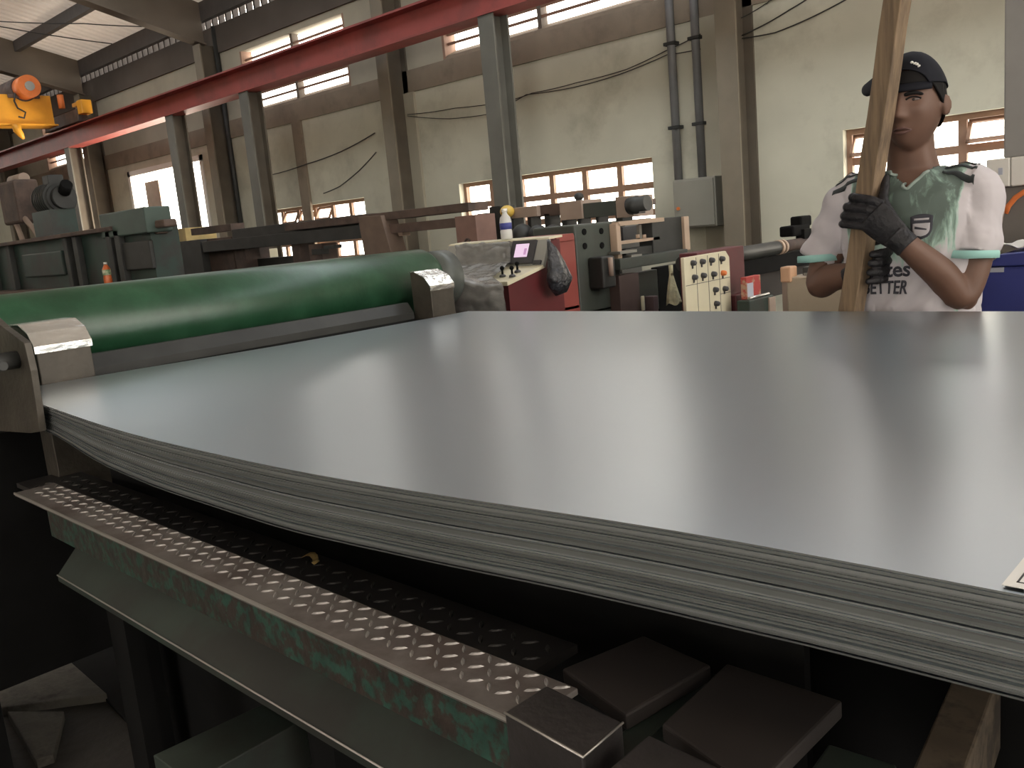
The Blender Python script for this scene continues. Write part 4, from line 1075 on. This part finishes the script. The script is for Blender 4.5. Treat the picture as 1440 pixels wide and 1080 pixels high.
MX, MY_ = -.90, 2.60
man = thing('person', 'man in backward navy cap, mint-marbled grey jersey and black gloves gripping a timber', 'person', (MX, MY_, 0))
def W(x, y, z): return Vector((MX+x, MY_+y, z))
def sring(x, y, z, rx, ry, n=32, e=2.4):
    out = []
    for k in range(n):
        a_ = 2*PI*k/n; c_, s_ = math.cos(a_), math.sin(a_)
        out.append(W(x+rx*math.copysign(abs(c_)**(2/e), c_), y+ry*math.copysign(abs(s_)**(2/e), s_), z))
    return out
TORSO = [(.84, .15, .105, .0), (.95, .158, .112, -.002), (1.05, .150, .108, -.006), (1.15, .158, .112, -.006), (1.25, .170, .118, -.004), (1.33, .178, .112, .0),
         (1.385, .165, .095, .004), (1.42, .115, .075, .006), (1.45, .066, .062, .004), (1.50, .057, .060, -.008), (1.56, .056, .062, -.02), (1.60, .05, .05, -.03)]
def remesh(o, vox, smooth=2):
    m = o.modifiers.new('r', 'REMESH'); m.mode = 'VOXEL'; m.voxel_size = vox; m.use_smooth_shade = True
    if smooth:
        s_ = o.modifiers.new('s', 'SMOOTH'); s_.factor = .5; s_.iterations = smooth
    bpy.context.view_layer.update()
    dg = bpy.context.evaluated_depsgraph_get()
    me = bpy.data.meshes.new_from_object(o.evaluated_get(dg)); mats = [m_ for m_ in o.data.materials]
    o.modifiers.clear(); o.data = me
    if not me.materials:
        for m_ in mats: me.materials.append(m_)
    return o
def path(pts, k=5):
    """Catmull-Rom smoothing of a short chain of points"""
    pts = [Vector(p) for p in pts]; q_ = [pts[0]*2-pts[1]] + pts + [pts[-1]*2-pts[-2]]; out = []
    for i in range(1, len(q_)-2):
        for j in range(k):
            u = j/k; a_, b_, c_, d_ = q_[i-1], q_[i], q_[i+1], q_[i+2]
            out.append(.5*((2*b_)+(c_-a_)*u+(2*a_-5*b_+4*c_-d_)*u*u+(3*b_-a_-3*c_+d_)*u**3))
    out.append(pts[-1]); return out
def lim(mb, pts, rads, k=6, n=20, flat=None):
    pp = path(pts, k); rr = [v.x for v in path([Vector((r, 0, 0)) for r in rads], k)]
    return mb.tube(pp, rr, n, flat=flat)

EL = P(1353, 414, Y=2.535); WL = P(1262, 334, Y=2.385)     # left arm of the man (camera right)
ER = P(1153, 398, Y=2.55); WR = P(1207, 384, Y=2.485)
SL, SR = W(.168, .005, 1.375), W(-.178, .005, 1.375)
HC = Vector((-.884, 2.555, 1.612))                         # head centre
def head_pt(sx, sy, sz):
    x = .0755*sx; y = .096*sy; z = .119*sz
    low = max(0, -sz)
    x *= 1 - .26*low**1.6
    if sy > 0: y *= 1 - .45*low**1.2
    if sz > .3: x *= 1+.03
    f = max(0, -sy)**.5 if sy < 0 else 0
    g = lambda cx, cz, wx, wz: math.exp(-((x-cx)/wx)**2-((z-cz)/wz)**2)
    d = 0
    if f > 0:
        nb = min(1, max(0, (.022-z)/.05)) if z > -.030 else max(0, 1-(-.030-z)/.012)
        d += .024*nb*math.exp(-(x/(.0085+.005*nb))**2)
        d += .006*(g(.012, -.030, .008, .009)+g(-.012, -.030, .008, .009))
        d -= .010*(g(.031, .010, .017, .012)+g(-.031, .010, .017, .012))
        d += .005*(g(.030, .028, .024, .008)+g(-.030, .028, .024, .008))
        d += .006*(g(.046, -.018, .018, .018)+g(-.046, -.018, .018, .018))
        d += .007*g(0, -.062, .022, .012) - .004*g(0, -.0635, .022, .0028)
        d += .008*g(0, -.098, .022, .016)
        y = y*.97 - d*f
    return HC + Vector((x, y, z))
def head_surface_y(x, z):
    """front surface of the face at local x, z"""
    best = None
    for i in range(400):
        th = i/399*PI/2
        # search direction by bisection on sy
    sx = x/.0755; sz = z/.119; s2 = max(0, 1-sx*sx-sz*sz); return head_pt(sx, -math.sqrt(s2), sz).y
b = MB()
b.loft([sring(0, cyo, z, rx, ry) for z, rx, ry, cyo in TORSO])
for s_, SH, E_, W_ in ((1, SL, EL, WL), (-1, SR, ER, WR)):
    lim(b, [W(.07*s_, 0, 1.385), SH, SH.lerp(E_, .5)+Vector((.012*s_, .012, 0)), E_, E_.lerp(W_, .35)+Vector((.0, -.004, .006)), W_], [.05, .056, .048, .040, .041, .028])
    b.ball(E_+Vector((.0, .012, -.010)), .036, 14, 10)
    hx = .085*s_
    lim(b, [W(hx, 0, .90), W(hx*1.15, .01, .66), W(hx*1.2, 0, .47), W(hx*1.2, .025, .28), W(hx*1.2, .03, .08)], [.085, .075, .05, .05, .035])
b.grid(lambda u, v: head_pt(math.sin(PI*(.002+.996*v))*math.cos(2*PI*u), math.sin(PI*(.002+.996*v))*math.sin(2*PI*u), math.cos(PI*(.002+.996*v))), 72, 56)
bmesh.ops.remove_doubles(b.bm, verts=b.bm.verts, dist=.0004); bmesh.ops.holes_fill(b.bm, edges=b.bm.edges, sides=100)
for s_ in (-1, 1):
    rg = []
    for k in range(7):
        u = k/6; r_ = math.sin(PI*(.08+.86*u))
        ring = []
        for j in range(14):
            a_ = 2*PI*j/14
            ring.append(HC+Vector((s_*(.070+.022*u*1.0+.005*r_*math.cos(a_)*0+.010*r_*max(0, math.sin(a_))), .006+.022*r_*math.sin(a_)*(.55+.45*u), -.008+.036*r_*math.cos(a_)*(.6+.4*u))))
        rg.append(ring)
    b.loft(rg)
body = b.build('body', m_skin, man); remesh(body, .0042, 3)

# face
for s_ in (-1, 1):
    ex, ez = .031*s_, .011
    ys = head_surface_y(ex, ez)-MY_
    e_ = MB().ball((HC.x+ex, MY_+ys+.0028, HC.z+ez), (.0135, .0055, .0037), 16, 10).build('eye', m_eye, man)
    MB().ball((HC.x+ex-.002, MY_+ys-.0018, HC.z+ez), (.0050, .0022, .0037), 12, 8).build('iris', m_iris, e_)
    pts = [(ex-.016*s_, ez+.0005), (ex-.007*s_, ez+.0062), (ex+.004*s_, ez+.0066), (ex+.016*s_, ez+.001)]
    MB().tube(path([Vector((HC.x+px, head_surface_y(px, pz)-.0008, HC.z+pz)) for px, pz in pts], 3), .0022, 8).build('eyelid', m_hair, man)
    pts = [(ex-.019*s_, .0235), (ex-.006*s_, .0265), (ex+.008*s_, .0262), (ex+.020*s_, .0215)]
    MB().tube(path([Vector((HC.x+px, head_surface_y(px, pz)+.0005, HC.z+pz)) for px, pz in pts], 3), [.003]+[.0050]*5+[.0045]*3+[.002], 8).build('eyebrow', m_hair, man)
for z_, r_ in ((-.0585, .0036), (-.0680, .0046)):
    pts = [(-.024, -.0635), (-.010, z_), (0, z_-.0008), (.010, z_), (.024, -.0635)]
    MB().tube(path([Vector((HC.x+px, head_surface_y(px, pz)+.0008, HC.z+pz)) for px, pz in pts], 3), [.001]+[r_*.7]*3+[r_]*6+[r_*.7]*2+[.001], 8).build('lip', m_lip, man)

# hair below the cap, cap worn back to front
def shell(u, v, grow, zlo, zhi, cut=None):
    a_ = 2*PI*u; zz_ = zlo(a_)+(zhi-zlo(a_))*v; sz = min(.999, max(-.9, zz_/.119)); r_ = math.sqrt(1-sz*sz)
    p = head_pt(r_*math.cos(a_), r_*math.sin(a_), sz)-HC
    n_ = Vector((p.x/.0755**2, p.y/.096**2, p.z/.119**2)).normalized()
    return HC+p+n_*grow
def hair_lo(a_):
    s_ = math.sin(a_)   # s=-1 is the face
    if s_ < -.55: return .050
    if s_ < -.05: return .050-.060*(s_+.55)/.5
    return -.010-.045*min(1, (s_+.05)/.6)
b = MB().grid(lambda u, v: shell(u, v, .0055, hair_lo, .080), 60, 14)
o = b.build('hair', m_hair, man, keep=True); sm = o.modifiers.new('t', 'SOLIDIFY'); sm.thickness = .006; sm.offset = 0
tl = .0
def cap_lo(a_):
    s_ = math.sin(a_)
    if s_ < -.62:                       # arch over the strap on the forehead
        return .047+.036*math.sqrt(max(0, 1-((math.pi*1.5-(a_ % (2*PI)))/.85)**2))
    return .047-.018*max(0, s_)
def cap_pt(u, v):
    p = shell(u, v, .011, cap_lo, .1188); d = p-HC
    return HC + Vector((d.x*1.02, d.y*1.03, d.z + .010*v))
b = MB().grid(cap_pt, 72, 20)
bmesh.ops.remove_doubles(b.bm, verts=b.bm.verts, dist=.0003)
cap = b.build('cap', m_cap, man, keep=True); sm = cap.modifiers.new('t', 'SOLIDIFY'); sm.thickness = .003; sm.offset = -1
MB().ball(HC+Vector((0, .0, .1285)), (.007, .007, .004), 12, 8).build('cap_button', m_cap, cap)
# strap across the forehead
b = MB().grid(lambda u, v: HC+(lambda a_, z_: (lambda p: Vector((p.x*1.14, p.y*1.115, z_)))(head_pt(math.sqrt(1-(z_/.119)**2)*math.cos(a_), math.sqrt(1-(z_/.119)**2)*math.sin(a_), z_/.119)-HC))(PI*1.5-1.0+2.0*u, .033+.019*v), 24, 2)
o = b.build('cap_strap', m_cap, cap, keep=True); sm = o.modifiers.new('t', 'SOLIDIFY'); sm.thickness = .003
# brim pointing back to the side of the man's right
bd = Vector((-.86, .50, 0)).normalized(); bs = Vector((-bd.y, bd.x, 0))
def brim_pt(u, v):
    a_ = (u-.5)*2; wv = .082*a_
    e_ = math.sqrt(max(0, 1-abs(a_)**2.6))
    r0 = .048+.016*(1-a_*a_)
    out = r0 + v*.100*e_
    return HC + bd*out + bs*wv*(1-.12*v) + Vector((0, 0, .122-.075*a_*a_ - .034*v*e_))
b = MB().grid(brim_pt, 24, 8)
o = b.build('brim', m_cap, cap, keep=True); sm = o.modifiers.new('t', 'SOLIDIFY'); sm.thickness = .004; sm.offset = 0

# jersey
b = MB()
b.loft([sring(0, cyo, z, rx+.016, ry+.017) for z, rx, ry, cyo in [(.86, .152, .108, 0)] + TORSO[1:9]] )
HL = P(1366, 360, Y=2.555); HR = P(1151, 366, Y=2.565)
DL, DR = Vector((-.05, -.06, -1)).normalized(), Vector((.03, -.06, -1)).normalized()
lim(b, [W(.08, 0, 1.375), SL+Vector((-.014, 0, .002)), SL.lerp(HL, .62)+Vector((.004, .004, 0)), HL], [.072, .066, .063, .064])
lim(b, [W(-.08, 0, 1.375), SR+Vector((.010, 0, .004)), SR.lerp(HR, .62)+Vector((-.002, .004, 0)), HR], [.073, .070, .060, .058])
shirt = b.build('jersey', m_shirt, man); remesh(shirt, .0055, 2)
# cloth folds pulled towards the gripping hands
for v in shirt.data.vertices:
    p = v.co; n_ = v.normal
    k_ = math.sin(p.x*70-p.z*62+3*noise.noise(Vector((p.x*6, p.y*6, p.z*5))))
    f_ = max(0, min(1, (1.30-p.z)/.12))*.0045 + .0015
    if abs(p.x) > .165: k_ = math.sin(p.z*58+p.x*45+2*noise.noise(p*7)); f_ = .0045
    v.co = p + n_*k_*f_
bm = bmesh.new(); bm.from_mesh(shirt.data)
vx, vz = .020, 1.398
kill = []
for f in bm.faces:
    c_ = f.calc_center_median()
    r_ = math.hypot(c_.x/.074, (c_.y-.004)/.070)
    if c_.z > 1.425 and r_ < 1: kill.append(f); continue
    if c_.y < 0 and c_.z > vz+abs(c_.x-vx)*.95 and abs(c_.x) < .085: kill.append(f); continue
    if c_.z < .867 and f.normal.z < -.6: kill.append(f); continue
    for Hh, Dd in ((HL, DL), (HR, DR)):
        q_ = c_+Vector((MX, MY_, 0))-Hh
        if abs(q_.dot(Dd)) < .012 and f.normal.dot(Dd) > .7 and q_.length < .062: kill.append(f); break
bmesh.ops.delete(bm, geom=kill, context='FACES')
bmesh.ops.recalc_face_normals(bm, faces=bm.faces)
bm.to_mesh(shirt.data); bm.free()
for f in shirt.data.polygons: f.use_smooth = True
bv_bm = bmesh.new(); bv_bm.from_mesh(shirt.data); bvh = BVHTree.FromBMesh(bv_bm)
sm = shirt.modifiers.new('t', 'SOLIDIFY'); sm.thickness = .0025; sm.offset = -1
for Hh, Dd in ((HL, DL), (HR, DR)):
    rc = .0665 if Hh is HL else .0605
    MB().tube([Hh-Dd*.016, Hh-Dd*.010, Hh+Dd*.004, Hh+Dd*.006, Hh+Dd*.004, Hh-Dd*.01], [rc-.0015, rc, rc, rc-.0035, rc-.005, rc-.005], 36, cap=False).build('cuff', m_mint, shirt)
def onfront(x, z, off):
    h = bvh.ray_cast(Vector((x, -.6, z)), Vector((0, 1, 0)))
    y = h[0].y if h[0] is not None else -.12
    return W(x, y-off, z)
def ontop(x, y, off):
    h = bvh.ray_cast(Vector((x, y, 1.8)), Vector((0, 0, -1)))
    p = h[0] if h[0] is not None else Vector((x, y, 1.40)); n_ = h[1] if h[0] is not None else Vector((0, 0, 1))
    if n_.z < 0: n_ = -n_
    return Vector((MX, MY_, 0)) + p + n_*off
# three shoulder stripes a side
for s_ in (-1, 1):
    for y0_ in (-.050, -.026, -.002):
        b = MB().grid(lambda u, v: ontop(s_*(.092+(.110 if s_ < 0 else .080)*u), y0_+.009*v-.008*u, .0022), 22, 2)
        o = b.build('shoulder_stripe', m_stripe, shirt, keep=True); q_ = o.modifiers.new('t', 'SOLIDIFY'); q_.thickness = .0012; q_.offset = 0
# collar along the V
cp = [onfront(vx+d_, vz+abs(d_)*.95, .002) for d_ in (-.052, -.042, -.03, -.012, 0, .012, .03, .042, .050)]
b = MB().tube(path(cp, 3), .0045, 8); b.build('collar', mat('collar_greygreen', (.24, .29, .26), .8), shirt)
# crest on the chest and the two lines of print
cxl, czl = .066, 1.300
def shield(half, top, bot, off, name, m, par, cx=cxl, cz=czl, arch=.0):
    def wdt(v): return half*(1 if v < .45 else math.sqrt(max(0, 1-((v-.45)/.55)**2)))
    b = MB().grid(lambda u, v: onfront(cx+(u*2-1)*max(wdt(v), .0008), cz+top-(top+bot)*v + arch*(1-(u*2-1)**2)*(1-v), off), 10, 10)
    o = b.build(name, m, par, keep=True); q_ = o.modifiers.new('t', 'SOLIDIFY'); q_.thickness = .0008; q_.offset = 0; return o
cr_ = shield(.027, .024, .036, .0026, 'crest', m_print, shirt, arch=.006)
shield(.021, .006, .028, .0038, 'crest_field', m_crestlight, cr_)
b = MB().grid(lambda u, v: onfront(cxl-.016+.030*u, czl-.008+.007*v*(1-.5*u)-.004*u, .005), 6, 2); q_ = b.build('crest_emblem', m_print, cr_, keep=True); q_.modifiers.new('t', 'SOLIDIFY').thickness = .0008
b = MB().grid(lambda u, v: onfront(cxl-.018+.036*u, czl+.014+.005*v, .0042), 6, 2); q_ = b.build('crest_letters', m_crestlight, cr_, keep=True); q_.modifiers.new('t', 'SOLIDIFY').thickness = .0008
def print_text(s, xr, z, width, height, name, slant=0):
    cu = bpy.data.curves.new('txt', 'FONT'); cu.body = s; cu.size = 1; cu.shear = slant; cu.offset = .02; cu.resolution_u = 3
    to = bpy.data.objects.new('txt', cu); C.objects.link(to); bpy.context.view_layer.update()
    me = bpy.data.meshes.new_from_object(to.evaluated_get(bpy.context.evaluated_depsgraph_get()))
    bpy.data.objects.remove(to); bpy.data.curves.remove(cu)
    bm = bmesh.new(); bm.from_mesh(me); bpy.data.meshes.remove(me)
    bmesh.ops.triangulate(bm, faces=bm.faces)
    for _ in range(2): bmesh.ops.subdivide_edges(bm, edges=[e for e in bm.edges if e.calc_length() > .16], cuts=1)
    bmesh.ops.triangulate(bm, faces=bm.faces)
    xa = min(v.co.x for v in bm.verts); xb = max(v.co.x for v in bm.verts); za = min(v.co.y for v in bm.verts); zb__ = max(v.co.y for v in bm.verts)
    for v in bm.verts:
        x = xr-width+(v.co.x-xa)/(xb-xa)*width; z_ = z+(v.co.y-za)/(zb__-za)*height
        v.co = onfront(x, z_, .0045)
    b = MB(); b.bm.free(); b.bm = bm
    o = b.build(name, m_print, shirt, keep=True); q_ = o.modifiers.new('t', 'SOLIDIFY'); q_.thickness = .001; q_.offset = 0
print_text('Emirates', .038, 1.168, .175, .042, 'chest_print', .1)
print_text('FLY BETTER', .032, 1.122, .186, .036, 'chest_print', .15)
# small white mark on the cap
cm = HC+Vector((.030, -.062, .094))
b = MB()
for dx, dz, r_ in ((-.008, .004, .0042), (-.002, .001, .0035), (.004, .001, .0045), (.009, -.004, .004), (.001, .006, .003), (.007, -.009, .0025)):
    d_ = (cm+Vector((dx, 0, dz))-HC).normalized()
    # project on the cap dome
    t_ = 1/math.sqrt((d_.x/(.0755*1.02+.0125))**2+(d_.y/(.096*1.03+.0125))**2+(d_.z/(.119+.020))**2)
    b.ball(HC+d_*(t_-.001), (r_, r_*.6, r_*.8), 8, 6)
b.build('cap_mark', m_white, cap)

# trousers, shoes
b = MB(); b.loft([sring(0, 0, z, rx, ry) for z, rx, ry in ((.78, .14, .11), (.86, .168, .122), (.95, .170, .124), (1.0, .165, .120))])
for s_ in (-1, 1):
    hx = .085*s_; lim(b, [W(hx, 0, .90), W(hx*1.15, .01, .66), W(hx*1.2, 0, .47), W(hx*1.2, .025, .28), W(hx*1.2, .03, .09)], [.098, .09, .072, .068, .066])
o = b.build('trousers', m_pants, man); remesh(o, .012, 2)
for s_ in (-1, 1):
    b = MB(); x_ = MX+.102*s_
    b.loft([[Vector((x_+.045*w_*math.cos(a_), MY_+yy_, .002+h_*.5+h_*.5*math.sin(a_))) for a_ in [2*PI*j/16 for j in range(16)]] for yy_, w_, h_ in ((.10, .5, .05), (.085, .8, .09), (.03, .85, .10), (-.05, .95, .085), (-.12, 1.05, .06), (-.165, .8, .045), (-.178, .4, .025))])
    b.build('shoe', m_shoe, man)

# gloves: fist of the left hand in front of the timber, right hand behind it
def glove(name, wrist, wr, palm, palm_flat, fingers, thumb):
    b = MB()
    lim(b, [wrist[0], wrist[1]], [wr, wr*1.0], 3, 18)
    lim(b, *palm, 6, 20, flat=palm_flat)
    for pts, r_ in fingers: 
        m_ = len(pts); lim(b, pts, [r_*1.12]+[r_*1.05]*(m_-2)+[r_*.82], 6, 14); b.ball(pts[-1], r_*.84, 10, 8)
        for kn in pts[1:-1]: b.ball(kn, r_*1.13, 10, 8)
    pts, r_ = thumb; lim(b, pts, [r_*1.35, r_*1.15]+[r_]*(len(pts)-2), 6, 14); b.ball(pts[-1], r_, 10, 8)
    o = b.build(name, m_glove, man); remesh(o, .0024, 1); return o
# upper fist
F = []
for i, (pz, kx) in enumerate(((1.388, -.020), (1.364, -.030), (1.341, -.034), (1.320, -.036))):
    x_ = post_x(pz); r_ = (.0112, .0116, .0112, .0100)[i]
    F.append(([Vector((x_+.050, PY0-.020, pz-.024)), Vector((x_+.024, PY0-.028, pz-.010)), Vector((x_+kx-.004, PY0-.018, pz)),
               Vector((x_+kx-.008, PY0+.016, pz-.001)), Vector((x_-.026, PY0+.058, pz-.002)), Vector((x_+.002, PY0+.062, pz-.003))], r_))
x_ = post_x(1.36)
kc = Vector((x_+.032, PY0-.026, 1.338))
pdir = (kc-WL).normalized(); pn_ = Vector((.10, 1, .05)).normalized(); pn_ = (pn_-pdir*pn_.dot(pdir)).normalized()
glove('glove', (WL-pdir*.035, WL+pdir*.01), .033,
      ([WL-pdir*.01, WL.lerp(kc, .45)+Vector((0, -.002, 0)), kc], [.035, .044, .046]), (pn_, .42), F,
      ([WL.lerp(kc, .35)+Vector((.012, .0, .024)), Vector((x_+.052, PY0+.002, 1.372)), Vector((x_+.046, PY0+.030, 1.404)), Vector((x_+.040, PY0+.050, 1.430))], .0118))
# lower hand
F = []
for i, pz in enumerate((1.236, 1.212, 1.188, 1.164)):
    x_ = post_x(pz); r_ = (.0112, .0116, .0112, .0100)[i]
    F.append(([Vector((x_-.004, PY0+.078, pz-.006)), Vector((x_+.044, PY0+.082, pz)), Vector((x_+.066, PY0+.052, pz+.001)), Vector((x_+.060, PY0+.018, pz)), Vector((x_+.042, PY0+.004, pz-.001))], r_))
x_ = post_x(1.195); kc = Vector((x_+.006, PY0+.080, 1.190))
pdir = (kc-WR).normalized(); pn_ = Vector((.1, 1, 0)).normalized(); pn_ = (pn_-pdir*pn_.dot(pdir)).normalized()
glove('glove', (WR-pdir*.035, WR+pdir*.01), .032,
      ([WR-pdir*.01, WR.lerp(kc, .5), kc], [.034, .043, .045]), (pn_, .42), F,
      ([WR.lerp(kc, .3)+Vector((0, -.004, .025)), Vector((x_-.012, PY0+.072, 1.246)), Vector((x_+.022, PY0+.070, 1.262)), Vector((x_+.044, PY0+.058, 1.268))], .0118))
